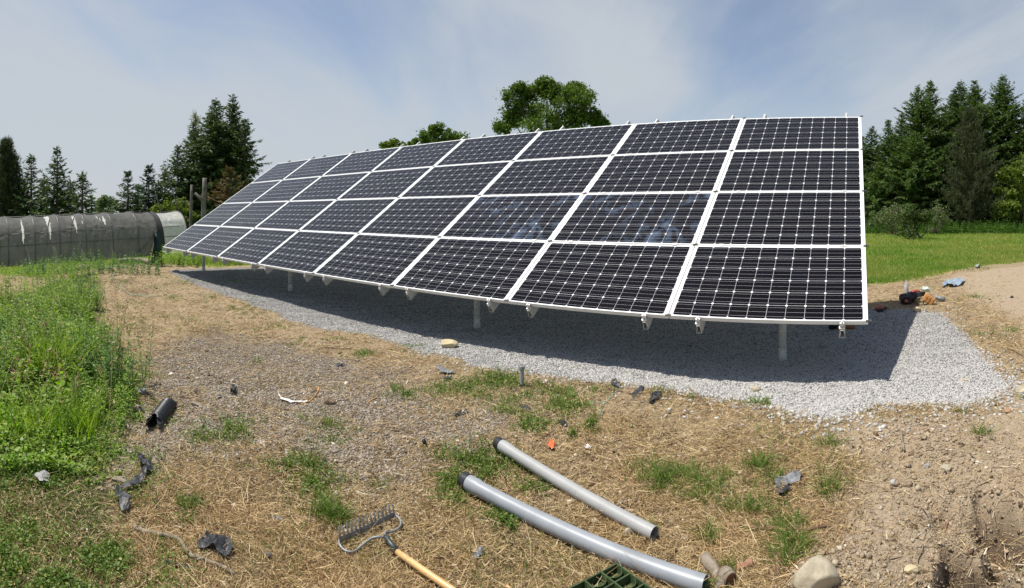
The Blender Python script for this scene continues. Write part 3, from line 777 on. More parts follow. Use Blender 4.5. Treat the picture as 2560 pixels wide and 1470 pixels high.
def make_grass():
    a = Acc()
    for (px, py, rx, ry, cnt, h, kind) in TUFTS:
        cnt = int(cnt*.9)
        ang = rng.random(cnt)*6.283; rad = rng.random(cnt)**.7*(.6+.9*rng.random(cnt))
        qx = px+np.cos(ang)*rad*rx*(1+.3*np.sin(ang*3+px)); qy = py+np.sin(ang)*rad*ry
        x, y = gp(qx, qy)
        f = fbm(x*8, y*8, 91, 3)
        keep = rng.random(cnt) < .25+1.3*smooth(.38, .6, f)
        x, y = x[keep], y[keep]; n = len(x); ang = ang[keep]
        if n == 0: continue
        r = np.hypot(x, y)
        if kind == 0:
            m = n//2
            th = rng.random(n)*6.283; L = h*rng.uniform(.35, 1.1, n); W = rng.uniform(.003, .006, n)*(1+.08*np.clip(r-3, 0, 9))
            a.add(*ribbons(onground(x[:m], y[:m]), hdir(th[:m], rng.uniform(.5, 1.4, m)), L[:m], W[:m], None, (1, .8, .1)))
            P = onground(x[m:], y[m:]); P[:, 2] += rng.random(n-m)*h*.6
            clover(a, P, 0, rng.uniform(.007, .015, n-m)*(1+.06*np.clip(r[m:]-3, 0, 9)))
        else:
            # tufts: blades fan out from a few crowns
            k = max(3, n//13); ci = (rng.random(n)**1.5*k).astype(int); ccx, ccy = x[:k], y[:k]; hk = rng.uniform(.45, 1.15, k)[ci]
            x = ccx[ci]+rng.normal(size=n)*.014; y = ccy[ci]+rng.normal(size=n)*.014
            th = np.arctan2(y-ccy[ci], x-ccx[ci])+rng.normal(size=n)*.5; pitch = rng.uniform(.75, 1.45, n)
            L = h*hk*rng.uniform(.5, 1.25, n); W = rng.uniform(.0022, .0044, n)
            D = hdir(th, pitch); bend = D*np.array([1, 1, 0])[None]*(L*.6)[:, None]; bend[:, 2] -= L*rng.uniform(.1, .45, n)
            a.add(*ribbons(onground(x, y), D, L, W, bend, (1, .9, .65, .1)))
    # thin sprinkle of green everywhere in the straw
    x, y = img_pts(26000, -20, 690, 2600, 1500)
    pad, lawn, old, dirt, weed = zones(x, y)
    f = fbm(x*1.7, y*1.7, 61, 4)
    keep = rng.random(len(x)) < smooth(.48, .68, f)*(1-pad)*(1-.9*dirt)*(1-.5*old)*(1-lawn)*.8
    x, y = x[keep], y[keep]; n = len(x); r = np.hypot(x, y)
    L = rng.uniform(.015, .055, n); a.add(*ribbons(onground(x, y), hdir(rng.random(n)*6.283, rng.uniform(.4, 1.4, n)), L, rng.uniform(.003, .006, n)*(1+.1*np.clip(r-3, 0, 9)), None, (1, .8, .1)))
    # green creeping over the near left ground and the shoulders of the weeds
    x, y = img_pts(85000, -40, 900, 600, 1560)
    s = sdist(x, y, POLY_WEED); f = fbm(x*5, y*5, 65, 3)
    keep = rng.random(len(x)) < smooth(-.42, .35, s)*(.10+.75*smooth(.25, 1.0, s)+1.0*smooth(.44, .66, f)); x, y = x[keep], y[keep]; n = len(x)
    L = rng.uniform(.02, .07, n); m = n//2
    a.add(*ribbons(onground(x[:m], y[:m]), hdir(rng.random(m)*6.283, rng.uniform(.4, 1.4, m)), L[:m], rng.uniform(.003, .005, m), None, (1, .8, .1)))
    P = onground(x[m:], y[m:]); P[:, 2] += rng.random(n-m)*.04; clover(a, P, 0, rng.uniform(.007, .015, n-m))
    o = a.build('grass_tufts', M_GRASS)
    tag(o, 'patches of green grass and clover growing through the straw', 'grass', kind='stuff')
    # lawn behind on the right and round the tunnel on the left
    b = Acc()
    x, y = img_pts(150000, 2040, 552, 2600, 730)
    x2, y2 = img_pts(60000, -40, 600, 700, 705)
    x = np.concatenate([x, x2]); y = np.concatenate([y, y2])
    pad, lawn, old, dirt, weed = zones(x, y)
    keep = (rng.random(len(x)) < lawn) & (np.hypot(x, y) < 45); x, y = x[keep], y[keep]; n = len(x); r = np.hypot(x, y)
    f = fbm(x*.9, y*.9, 15, 3)
    L = rng.uniform(.03, .07, n)*(1+.05*np.clip(r-8, 0, 20))*(.6+.9*f); W = rng.uniform(.005, .009, n)*(1+.13*np.clip(r-8, 0, 26))
    D = hdir(rng.random(n)*6.283, rng.uniform(.6, 1.5, n))
    b.add(*ribbons(onground(x, y), D, L, W, rng.normal(size=(n, 3))*(L*.2)[:, None], (1, .8, .1)))
    o = b.build('lawn_grass', M_LAWN)
    tag(o, 'rough mown lawn grass between the array and the tree line', 'grass', kind='stuff')
make_grass()

def plants(a, st, x, y, H, nleaf, leafL, leafW, z0=None, lean=.15, up=.35):
    """leafy stems: a stalk and leaves set spirally up it"""
    n = len(x); P = onground(x, y)
    if z0 is not None: P[:, 2] = z0
    D = hdir(rng.random(n)*6.283, np.pi/2-np.abs(rng.normal(size=n))*lean)
    bend = rng.normal(size=(n, 3))*(H*.08)[:, None]
    st.add(*ribbons(P, D, H, .003+H*.004, bend, (1, .8, .5, .3)))
    idx = np.repeat(np.arange(n), nleaf); m = len(idx)
    s = np.tile(np.linspace(.12, 1.0, nleaf), n)+rng.normal(size=m)*.03; s = np.clip(s, .05, 1)
    Q = P[idx]+D[idx]*(H[idx]*s)[:, None]+bend[idx]*(s*s)[:, None]
    th = np.tile(np.arange(nleaf)*2.4, n)+rng.random(m)*.7
    pt = rng.normal(size=m)*.25+up+.5*(s > .9)
    LL = leafL[idx]*(1.15-.55*s)*rng.uniform(.7, 1.2, m)
    DD = hdir(th, pt); side = unit(np.cross(DD, np.array([0, 0, 1.0])[None]+rng.normal(size=(m, 3))*.25))
    bd = np.zeros((m, 3)); bd[:, 2] = -LL*.35
    a.add(*ribbons(Q, DD, LL, leafW[idx]*(LL/leafL[idx]), bd, (.2, 1, .75, .08), side))
M_WEED = leafmat('weed_leaves', [(0, (.10, .19, .022)), (.4, (.18, .32, .036)), (.8, (.27, .42, .055)), (1, (.44, .50, .14))], .45, .45, [(0, (.13, .20, .03)), (.5, (.21, .32, .05)), (1, (.36, .44, .10))], 1.9)
M_WEED2 = leafmat('dark_weed_leaves', [(0, (.05, .11, .02)), (.6, (.09, .19, .03)), (1, (.14, .25, .045))], .35, .45)
M_WSTEM = simple('weed_stem', (.13, .16, .05), .7, 0, .1, 30)
def make_weeds():
    a, s, d = Acc(), Acc(), Acc()
    x, y = img_pts(5200, -160, 700, 360, 1230)
    sd = sdist(x, y, POLY_WEED)+wob(x, y, .05)
    px, py = to_px(x, y, ground_z(x, y))
    f = fbm(x*.8+4, y*.8, 33, 3)
    hmax = (.045+.34*smooth(1180, 780, py)*smooth(-.15, .9, sd))*(.22+1.5*smooth(.25, .75, f))
    keep = (rng.random(len(x)) < smooth(-.15, .35, sd)*(.80*smooth(1230, 900, py)+.14)*(.35+1.1*smooth(.3, .6, f))); x, y, h = x[keep], y[keep], hmax[keep]
    n = len(x); H = h*rng.uniform(.5, 1.15, n); H = np.clip(H, .035, .8)
    k = rng.random(n)
    A_ = k < .6
    plants(a, s, x[A_], y[A_], H[A_]*.85, 26, .034+.085*H[A_], .011+.020*H[A_])
    B_ = (k >= .6) & (k < .85)
    plants(a, s, x[B_], y[B_], H[B_]*.7, 34, .024+.045*H[B_], .014+.020*H[B_])
    C_ = k >= .85
    plants(d, s, x[C_], y[C_], H[C_]*.95, 26, .025+.05*H[C_], .010+.014*H[C_])
    # distinct bushy clumps on the front of the bank
    for (bx, by, n, h, sp) in ((165, 800, 90, .50, .26), (215, 748, 60, .38, .14), (170, 920, 60, .45, .22), (255, 960, 70, .46, .18), (120, 1000, 40, .40, .3), (60, 900, 60, .5, .35), (245, 870, 40, .36, .14), (190, 700, 80, .45, .5), (100, 730, 60, .4, .5), (228, 775, 45, .42, .10), (300, 1010, 24, .22, .10), (200, 1050, 30, .25, .15)):
        c = at(bx, by)
        xx = c.x+rng.normal(size=n)*sp; yy = c.y+rng.normal(size=n)*sp
        H = h*rng.uniform(.5, 1.1, n)
        (plants(a, s, xx, yy, H, 28, .028+.06*H, .009+.016*H) if (bx+by) % 3 else plants(d, s, xx, yy, H, 28, .025+.05*H, .010+.016*H))
    # a few broad leaved docks and dead seed stalks among the rest
    x, y = img_pts(80, -100, 700, 250, 1040); n = len(x); H = rng.uniform(.10, .30, n); plants(a, s, x, y, H, 11, .09+.12*H, .035+.05*H, up=.6)
    x, y = img_pts(120, -100, 690, 320, 1120); n = len(x); H = rng.uniform(.25, .75, n)
    dd = Acc(); P = onground(x, y); D = hdir(rng.random(n)*6.28, rng.uniform(1.2, 1.55, n)); dd.add(*ribbons(P, D, H, .005, rng.normal(size=(n, 3))*(H*.12)[:, None], (1, .8, .6, .4)))
    i2 = np.repeat(np.arange(n), 10); mm = len(i2); q = rng.uniform(.7, 1, mm); dd.add(*ribbons(P[i2]+D[i2]*(H[i2]*q)[:, None], unit(D[i2]+rng.normal(size=(mm, 3))*.6), .03, .007, None, (1, .8, .2)))
    o = dd.build('dead_stalks', M_STRAW); tag(o, 'dead straw coloured seed stalks standing among the green weeds', 'weeds', kind='stuff')
    # reedy grass fountain
    for (bx, by, n, h, sp) in ((135, 960, 260, .55, .10), (200, 1095, 160, .35, .08), (90, 1100, 120, .35, .1)):
        c = at(bx, by); xx = c.x+rng.normal(size=n)*sp; yy = c.y+rng.normal(size=n)*sp
        th = rng.random(n)*6.283; D = hdir(th, rng.uniform(1.1, 1.5, n)); L = h*rng.uniform(.5, 1.15, n); bd = D*np.array([1, 1, 0])[None]*(L*.7)[:, None]; bd[:, 2] -= L*.15
        a.add(*ribbons(onground(xx, yy), D, L, .006, bd, (1, .9, .7, .1)))
    # leaf litter layer of low growth under the tall stems
    x, y = img_pts(80000, -160, 690, 350, 1200)
    sd = sdist(x, y, POLY_WEED)+wob(x, y, .05); keep = rng.random(len(x)) < smooth(-.2, .4, sd)*(.2+1.1*smooth(.4, .62, fbm(x*4, y*4, 66, 3))); x, y = x[keep], y[keep]; n = len(x); r = np.hypot(x, y)
    P = onground(x, y); P[:, 2] += rng.random(n)**1.5*.10*smooth(0, .5, sd[keep]); clover(a, P, 0, rng.uniform(.012, .026, n)*(1+.06*np.clip(r-4, 0, 10)))
    # a green fringe along the foot of the tunnel and behind the gravel
    for (x0, y0, x1, y1, n, h) in ((60, 655, 400, 690, 420, .30), (380, 640, 500, 668, 300, .40), (440, 645, 690, 664, 380, .34), (120, 640, 250, 668, 60, .55), (-60, 670, 200, 700, 160, .2)):
        x, y = img_pts(n, x0, y0, x1, y1)
        keep = sdist(x, y, POLY_PAD) < -.15; x, y = x[keep], y[keep]; n = len(x)
        H = h*rng.uniform(.4, 1.2, n); plants(a if rng.random() < .8 else d, s, x, y, H, 18, .05+.08*H, .02+.03*H)
    o = a.build('weeds', M_WEED); tag(o, 'lush bright green weeds along the left bank and tunnel foot', 'weeds', kind='stuff')
    o = d.build('weeds', M_WEED2); tag(o, 'darker bushy weeds mixed into the left bank', 'weeds', kind='stuff')
    o = s.build('weed_stalks', M_WSTEM); tag(o, 'thin stalks carrying the leaves of the weeds', 'weeds', kind='stuff')
    # undergrowth along the right tree line
    a2, s2 = Acc(), Acc()
    x, y = img_pts(2600, 2150, 576.5, 2640, 586)
    n = len(x); H = rng.uniform(.35, .85, n); plants(a2, s2, x, y, H, 14, .14+.0*H, .06+.0*H)
    o = a2.build('undergrowth', leafmat('undergrowth', [(0, (.04, .09, .015)), (.6, (.08, .17, .03)), (1, (.15, .25, .05))], .35, .5))
    tag(o, 'light green undergrowth along the edge of the lawn below the conifers', 'undergrowth', kind='stuff')
make_weeds()
# ------------------------------------------------------------------ trees
def tube_np(p0, p1, r0, r1, n=7, bend=None, K=5):
    s = np.linspace(0, 1, K)[:, None]; p0 = np.array(p0, float); p1 = np.array(p1, float)
    c = p0+(p1-p0)*s
    if bend is not None: c = c+np.array(bend)[None]*(np.sin(s*np.pi))
    t = unit((p1-p0)[None])[0]; a = np.cross(t, [0, 0, 1.0]) if abs(t[2]) < .95 else np.cross(t, [1.0, 0, 0]); a = a/np.linalg.norm(a); b = np.cross(t, a)
    w = np.arange(n)*2*np.pi/n
    ring = a[None]*np.cos(w)[:, None]+b[None]*np.sin(w)[:, None]
    r = (r0+(r1-r0)*s)
    V = (c[:, None, :]+ring[None]*r[:, :, None]).reshape(-1, 3)
    i, j = np.meshgrid(np.arange(K-1), np.arange(n), indexing='ij')
    F = np.stack([i*n+j, i*n+(j+1) % n, (i+1)*n+(j+1) % n, (i+1)*n+j], -1).reshape(-1, 4)
    return V, F
M_BARK = simple('bark', (.16, .12, .09), .9, 0, .2, 6, .5, bscale=18, bdist=.02)
M_SNAG = simple('dead_bark', (.20, .175, .15), .9, 0, .22, 5, .5, bscale=22, bdist=.015)
M_SPRUCE = leafmat('spruce_needles', [(0, (.028, .052, .014)), (.5, (.050, .090, .022)), (.85, (.085, .140, .033)), (1, (.14, .20, .05))], .28, .6)
M_SPRUCE2 = leafmat('bright_spruce_needles', [(0, (.036, .072, .016)), (.5, (.068, .125, .026)), (.85, (.115, .185, .038)), (1, (.18, .25, .055))], .3, .6)
M_PINE = leafmat('pine_needles', [(0, (.035, .050, .020)), (.5, (.065, .082, .034)), (.9, (.11, .125, .052)), (1, (.17, .16, .075))], .2, .65)
M_RUST = leafmat('rusty_needles', [(0, (.06, .045, .018)), (.5, (.115, .080, .03)), (1, (.18, .12, .045))], .2, .7, [(0, (.045, .065, .018)), (.5, (.08, .11, .028)), (1, (.13, .16, .04))], .8)
M_BROAD = leafmat('broad_leaves', [(0, (.060, .105, .016)), (.5, (.088, .148, .024)), (.85, (.125, .195, .034)), (1, (.18, .26, .055))], .38, .5)
M_YELLOWG = leafmat('yellow_green_leaves', [(0, (.06, .095, .016)), (.5, (.115, .165, .026)), (.85, (.18, .235, .042)), (1, (.26, .31, .07))], .38, .5)
M_SILVER = leafmat('silvery_leaves', [(0, (.07, .10, .035)), (.5, (.125, .17, .06)), (1, (.21, .26, .11))], .3, .6)

def spruce(px, ytop, r, halfw, label, mat=None, name='spruce_tree', group=None, base_frac=.015, droop=.35, dens=1.0, seed=0, tuft=1.0, upsweep=0.0, gap=.24, pointed=.85, lean=0.0, leaders=1, needle=.17):
    g = np.random.default_rng(seed+int(px))
    if px > 2100: r *= 1.22
    if px > 2470: r *= 1.12
    az = (px-CX)/FPX; bx, by = math.sin(az)*r, math.cos(az)*r; bz = gz(bx, by)
    H = (CY-ytop)/FPX*r-bz; Rm = 1.5*halfw/FPX*r
    root = empty(name, (bx, by, bz)); tag(root, label, 'tree', group)
    lx = np.array([math.cos(az), -math.sin(az), 0])*lean
    tv, tf = tube_np((0, 0, 0), (lx[0], lx[1], H*.97), .022*H+.03, .012, 8, (lx*.1))
    T = Acc(); T.add(tv, tf)
    A_ = Acc()
    def crown(H, z0, Rm, off):
        lv = []; z = z0
        while z < H*.985:
            lv.append(z); z += gap*(.55+.9*g.random())*(.55+.45*(1-z/H))
        Bp, Bd, Bl, Bz = [], [], [], []
        for z in lv:
            fr = (z-z0)/(H-z0)
            nb_ = int(g.integers(6, 10)); ph = g.random()*6.28
            for k in range(nb_):
                prof = (1-fr)**pointed*min(1, (1-fr)/.30)**.5*(1.0 if fr > .10 else .85+1.5*fr)
                L = Rm*prof*g.uniform(.55, 1.18)*(1+.22*math.sin(ph*3+z*1.7))+.10
                pitch = (-.10-droop*.6*(1-fr)+.75*fr**1.5+upsweep)+g.normal()*.14
                Bp.append((0, 0, z+g.normal()*.05)); th = ph+k*6.283/nb_+g.normal()*.25
                Bd.append((math.cos(th)*math.cos(pitch), math.sin(th)*math.cos(pitch), math.sin(pitch))); Bl.append(L); Bz.append(fr)
        Bp = np.array(Bp); Bp[:, :2] += (lx[:2]*(Bp[:, 2:]/H)); Bd = np.array(Bd); Bl = np.array(Bl); Bz = np.array(Bz)
        Bp = Bp+np.array(off)[None]
        n = len(Bl)
        # limbs
        V, F = ribbons(Bp, Bd, Bl, .03+.01*Bl, np.stack([np.zeros(n), np.zeros(n), Bl*.10], 1), (1, .6, .25)); T.add(V, F)
        # sprays along every limb
        k = np.maximum(4, (Bl/.05*dens*(.65+.28*Bl)).astype(int)); idx = np.repeat(np.arange(n), k); m = len(idx)
        s = g.random(m)**.75; s = np.clip(s, .10, 1.0)
        up = np.zeros((m, 3)); up[:, 2] = Bl[idx]*.10*s*s
        Q = Bp[idx]+Bd[idx]*(Bl[idx]*s)[:, None]+up
        horiz = unit(np.cross(Bd[idx], [0, 0, 1.0])); sg = np.where(g.random(m) < .5, 1, -1)[:, None]
        D = unit(Bd[idx]*g.uniform(.35, 1.2, m)[:, None]+horiz*sg*g.uniform(.2, 1.1, m)[:, None]+np.array([0, 0, 1.0])[None]*(g.normal(size=m)*.25-droop*.45+.9*upsweep)[:, None])
        LL = (needle+.20*Bl[idx]*(1-s)*.55)*g.uniform(.55, 1.25, m)*tuft
        W = LL*g.uniform(.22, .42, m)
        side = unit(np.cross(D, np.array([0, 0, 1.0])[None]+g.normal(size=(m, 3))*.8))
        bd = np.zeros((m, 3)); bd[:, 2] = -LL*droop*.5
        A_.add(*ribbons(Q+g.normal(size=(m, 3))*.02, D, LL, W, bd, (.5, 1, .25), side))
        # fine outer twigs for a ragged edge
        sel = g.random(m) < .55; mm = sel.sum()
        D2 = unit(D[sel]+g.normal(size=(mm, 3))*.45); A_.add(*ribbons(Q[sel]+D[sel]*(LL[sel]*.5)[:, None], D2, LL[sel]*.8, .035*tuft, None, (1, .7, .2)))
        # candles at the very top
        q = 10; P = np.tile(np.array([[lx[0]+off[0], lx[1]+off[1], H*.955+off[2]]]), (q, 1)); P[:, 2] += np.linspace(0, H*.04, q)
        A_.add(*ribbons(P, hdir(g.random(q)*6.28, g.uniform(.6, 1.4, q)), .16, .05, None, (1, .8, .2)))
    crown(H, H*base_frac, Rm, (0, 0, 0))
    for q in range(1, leaders):
        o = (q-(leaders-1)*.0)*.0
        a_ = g.random()*6.28; off = (math.cos(a_)*Rm*.42, math.sin(a_)*Rm*.42, 0)
        h2 = H*g.uniform(.80, .95)
        crown(h2, h2*.35, Rm*.6, off)
        T.add(*tube_np((off[0]*.4, off[1]*.4, H*.25), (off[0], off[1], h2*.97), .012*H, .01, 6))
    A_.build('crown', mat or M_SPRUCE, root); T.build('trunk', M_BARK, root)
    return root

def pinelike(px, ytop, r, halfw, label, seed=0, ybase=None, mat=None, group=None):
    """rounder pine with upswept brushy shoots"""
    g = np.random.default_rng(seed); az = (px-CX)/FPX; bx, by = math.sin(az)*r, math.cos(az)*r; bz = gz(bx, by)
    H = (CY-ytop)/FPX*r-bz; Rm = halfw/FPX*r
    root = empty('pine_tree', (bx, by, bz)); tag(root, label, 'tree', group)
    T = Acc(); T.add(*tube_np((0, 0, 0), (0, 0, H*.9), .011*H+.03, .02, 8)); A_ = Acc()
    nb_ = 210
    fr = g.random(nb_)**.8; z = H*(.06+.88*fr); prof = np.sin(np.clip(.25+.80*(1-fr), 0, 1)*np.pi/2)*(1-fr**4*.75)
    L = Rm*prof*g.uniform(.55, 1.1, nb_); th = g.random(nb_)*6.283; pitch = .25+.7*fr+g.normal(size=nb_)*.15
    D = hdir(th, pitch); P = np.zeros((nb_, 3)); P[:, 2] = z-L*np.sin(pitch)*.8; P[:, 2] = np.maximum(P[:, 2], .3)
    bend = np.zeros((nb_, 3)); bend[:, 2] = L*.2
    T.add(*ribbons(P, D, L, .05+.012*L, bend, (1, .7, .3)))
    idx = np.repeat(np.arange(nb_), 40); m = len(idx); s = g.uniform(.12, 1.05, m)
    Q = P[idx]+D[idx]*(L[idx]*s)[:, None]+bend[idx]*(s*s)[:, None]+g.normal(size=(m, 3))*.14*np.array([1, 1, .7])
    # each shoot: a bottlebrush of long thin needles pointing up and out
    SD = unit(D[idx]*.7+np.array([0, 0, .9])[None]+g.normal(size=(m, 3))*.35)
    for _ in range(8):
        ND = unit(SD+g.normal(size=(m, 3))*.42); A_.add(*ribbons(Q+SD*g.uniform(0, .16, m)[:, None], ND, g.uniform(.10, .24, m), g.uniform(.012, .024, m), None, (1, .8, .15)))
    A_.build('crown', mat or M_PINE, root); T.build('trunk', M_BARK, root)
    return root

def broadleaf(px, ytop, r, blobs, label, mat=None, name='broadleaf_tree', leaf=.16, seed=0, per=900, trunk=True, group=None, fill=1.0, cat='tree'):
    """blobs: (px, py, radius px) lobes of the crown as they spread across it"""
    g = np.random.default_rng(seed); az = (px-CX)/FPX; bx, by = math.sin(az)*r, math.cos(az)*r; bz = gz(bx, by)
    root = empty(name, (bx, by, bz)); tag(root, label, cat, group)
    A_, T = Acc(), Acc(); fwd = np.array([math.sin(az), math.cos(az), 0])
    base = np.array([bx, by, bz])
    H = (CY-ytop)/FPX*r-bz
    fork = np.array([0, 0, H*.3])
    if trunk: T.add(*tube_np((0, 0, 0), fork, .03*H+.03, .022*H+.02, 9, (.05, .02, 0)))
    for (qx, qy, qr) in blobs:
        rad = qr/FPX*r; dr = g.normal()*rad*.9
        c = np.array(at_r(qx, qy, r+dr))-base
        T.add(*tube_np(fork if trunk else (0, 0, .05), c, .012*H+.015, .015, 6, g.normal(size=3)*.12))
        nc = int(26*fill)                                   # leafy twig clumps over the lobe
        dirs = unit(g.normal(size=(nc, 3))); dirs[:, 2] = dirs[:, 2]*.9+.12
        rr_ = rad*g.uniform(.35, 1.15, nc)
        for d_, q_ in zip(dirs, rr_):
            cc = c+d_*q_*np.array([1, 1, .85]); s = rad*g.uniform(.16, .42)
            T.add(*tube_np(c, cc, .012, .005, 3, None, 2))
            n = int(per/26*g.uniform(.5, 1.4))
            p = cc+g.normal(size=(n, 3))*s*np.array([.6, .6, .48])
            D = unit(g.normal(size=(n, 3))+d_*.5+np.array([0, 0, -.25]))
            L = leaf*g.uniform(.6, 1.3, n)
            A_.add(*ribbons(p, D, L, L*.62, None, (.3, 1, .15)))
    A_.build('crown', mat or M_BROAD, root); T.build('trunk', M_BARK, root)
    return root

def make_trees():
    GL = None
    pinelike(18, 338, 30, 75, 'tall olive green pine at the left end above the tunnel', 3, mat=leafmat('olive_needles', [(0, (.030, .042, .018)), (.6, (.055, .070, .028)), (1, (.10, .11, .05))], .2, .65))
    spruce(78, 386, 29, 54, 'narrow spruce between the olive pine and the sharp pointed spruce', seed=1)
    spruce(143, 368, 28, 70, 'sharp pointed spruce with layered branches rising behind the tunnel', seed=2, dens=1.1)
    spruce(206, 430, 27, 60, 'small thin topped spruce beside the gap of open sky', seed=3)
    broadleaf(268, 490, 60, [(262, 505, 18), (280, 508, 16), (268, 525, 22), (250, 522, 14)], 'pale round tree far off in the gap', leaf=.3, seed=4, per=500, mat=leafmat('hazy_leaves', [(0, (.09, .13, .06)), (1, (.16, .21, .09))], .3))
    spruce(320, 432, 28, 52, 'small pointed spruce first after the gap of open sky', seed=5)
    spruce(372, 416, 29, 60, 'bluish spruce next to the dark clump of tall spruces', seed=6, mat=leafmat('blue_spruce_needles', [(0, (.022, .046, .022)), (.6, (.040, .078, .036)), (1, (.075, .12, .06))], .2))
    broadleaf(425, 470, 27, [(400, 525, 20), (440, 520, 26), (470, 545, 24), (420, 545, 24)], 'low yellow green bush behind the bright end of the tunnel', name='bush', mat=M_YELLOWG, leaf=.13, seed=8, per=700, trunk=False, cat='bush')
    spruce(445, 366, 29, 74, 'shorter spruce on the left edge of the dark clump', seed=7, dens=1.1)
    spruce(484, 306, 30, 78, 'spruce with a sparse pale top behind the bare trunks', seed=9, dens=1.1)
    spruce(540, 246, 31, 104, 'tall dark spruce in the middle of the clump', seed=10, dens=1.25, leaders=2, pointed=.78)
    spruce(582, 238, 30, 76, 'tallest spruce of the dark clump with feathered branches on its right', seed=12, dens=1.25, leaders=2, pointed=.74)
    spruce(612, 300, 29, 34, 'slender spruce at the outer edge of the clump beside the array', seed=13, dens=1.1, pointed=.6)
    spruce(575, 425, 24, 62, 'rusty brown dying spruce in front of the tall ones', M_RUST, seed=14, dens=.9, upsweep=.25, pointed=.7)
    spruce(412, 430, 31, 34, 'thin spruce squeezed between the bluish spruce and the clump', seed=15)
    for i, (px_, yt, hw, lab) in enumerate(((48, 425, 42, 'low spruce filling between the olive pine and the narrow spruce'), (110, 446, 40, 'short spruce between the narrow and the sharp pointed ones'), (176, 452, 40, 'short spruce between the sharp pointed and the thin topped ones'),
            (228, 492, 22, 'smallest spruce at the left side of the gap of open sky'), (346, 462, 34, 'short spruce between the small pointed and the bluish ones'), (396, 452, 40, 'bushy low spruce right of the bluish one'))):
        spruce(px_, yt, 30.5, hw, lab, seed=70+i, dens=1.3, pointed=.7)
    # pale leafless top of a poplar standing behind the clump
    g = np.random.default_rng(5); az = (478-CX)/FPX; r = 33; bx, by = math.sin(az)*r, math.cos(az)*r; bz = gz(bx, by)
    root = empty('bare_tree', (bx, by, bz)); tag(root, 'pale nearly leafless treetop standing behind the spruces', 'tree')
    H = (CY-282)/FPX*r-bz; T = Acc(); T.add(*tube_np((0, 0, 0), (.25, .1, H), .12, .008, 6))
    n = 150; z = H*g.uniform(.55, .98, n); P = np.stack([.25*z/H, .1*z/H, z], 1); L = (H-z)*.35+.25; L = L*g.uniform(.5, 1.1, n)
    D = hdir(g.random(n)*6.28, g.uniform(.7, 1.25, n)); T.add(*ribbons(P, D, L, .020, None, (1, .6, .3)))
    i2 = np.repeat(np.arange(n), 9); m = len(i2); s = g.uniform(.2, 1, m); Q = P[i2]+D[i2]*(L[i2]*s)[:, None]
    T.build('trunk', M_SNAG, root); A_ = Acc(); A_.add(*ribbons(Q, unit(D[i2]+g.normal(size=(m, 3))*.7), g.uniform(.08, .26, m), g.uniform(.008, .04, m), None, (1, .8, .3)))
    A_.build('crown', leafmat('pale_buds', [(0, (.16, .18, .08)), (1, (.34, .36, .18))], .3), root)
    # broken trunks in front of the clump
    def snag(px, ytop, r, rad, label, fork=False, lean=0.0, seed=0):
        az = (px-CX)/FPX; bx, by = math.sin(az)*r, math.cos(az)*r; bz = gz(bx, by); H = (CY-ytop)/FPX*r-bz
        root = empty('tree_trunk', (bx, by, bz)); tag(root, label, 'dead tree'); g = random.Random(seed)
        b = MB(); rt = Vector((math.cos(az), -math.sin(az), 0))
        pts = [rt*(lean*i/6)+Vector((0, 0, H*i/6))+Vector((g.uniform(-.02, .02), g.uniform(-.02, .02), 0)) for i in range(7)]
        b.tube(pts, [rad*(1.15-.06*i) for i in range(7)], 10); o = b.build('trunk', M_SNAG, root, smooth=True)
        if fork:
            q = MB(); p0 = Vector((0, 0, H*.70)); q.tube([p0, p0-rt*.16+Vector((0, 0, .12)), p0-rt*.34+Vector((0, 0, .30))], [rad*.7, rad*.55, rad*.5], 8); q.build('branch', M_SNAG, root, smooth=True)
        for i in range(4):
            q = MB(); p0 = Vector((0, 0, H*(.35+.13*i))); s = -1 if i % 2 else 1
            q.tube([p0, p0+rt*s*(.08+.05*i)+Vector((0, -.05, .05))], [rad*.28, rad*.1], 5); q.build('branch', M_SNAG, root)
    snag(507, 445, 23.5, .115, 'thick broken grey trunk with a cut stub pointing left', True, .08, 1)
    snag(474, 462, 24.0, .07, 'thinner bare grey trunk left of the forked stump', False, .1, 2)
    # thin fallen poles leaning across the clump
    for (a, bb, rr_, lab) in (((408, 402), (478, 560), 25, 'long thin bare pole leaning against the spruce clump'), ((385, 470), (430, 560), 25.5, 'short bare pole leaning left of the long one')):
        pa, pb = at_r(a[0], a[1], rr_), at_r(bb[0], bb[1], rr_-1); pb.z = gz(pb.x, pb.y)
        b = MB(); b.tube([pa, (pa+pb)/2+Vector((.05, 0, -.1)), pb], [.012, .025, .04], 6); o = b.build('leaning_pole', M_SNAG, loc=tuple(pb)); tag(o, lab, 'pole')
    # broadleaf trees beyond the array
    broadleaf(1375, 197, 36, [(1290, 250, 34), (1330, 232, 34), (1368, 222, 30), (1400, 240, 34), (1430, 232, 30), (1462, 250, 32), (1280, 295, 30), (1330, 285, 42), (1390, 290, 45), (1445, 290, 40), (1490, 300, 20), (1262, 318, 22), (1350, 330, 50), (1430, 330, 50), (1505, 310, 14), (1365, 212, 18), (1300, 222, 16), (1447, 222, 16)],
        'large full crowned broadleaf tree rising behind the middle of the array', leaf=.125, seed=21, per=2500, fill=1.35)
    broadleaf(1098, 313, 40, [(1062, 345, 20), (1095, 330, 22), (1125, 340, 22), (1150, 355, 20), (1040, 362, 14), (1100, 365, 34), (1085, 322, 10)], 'rounded broadleaf treetop left of the large tree behind the array', leaf=.14, seed=22, per=1500, fill=1.1)
    broadleaf(978, 350, 42, [(962, 364, 10), (985, 360, 14), (1005, 366, 10), (980, 380, 22)], 'smallest treetop peeping over the upper edge of the array', leaf=.18, seed=23, per=420, mat=M_YELLOWG)
    broadleaf(1036, 344, 43, [(1036, 356, 8), (1034, 372, 14)], 'single thin sprig of leaves between the small and rounded treetops', leaf=.17, seed=24, per=260)
    # conifers along the right
    S2 = M_SPRUCE2
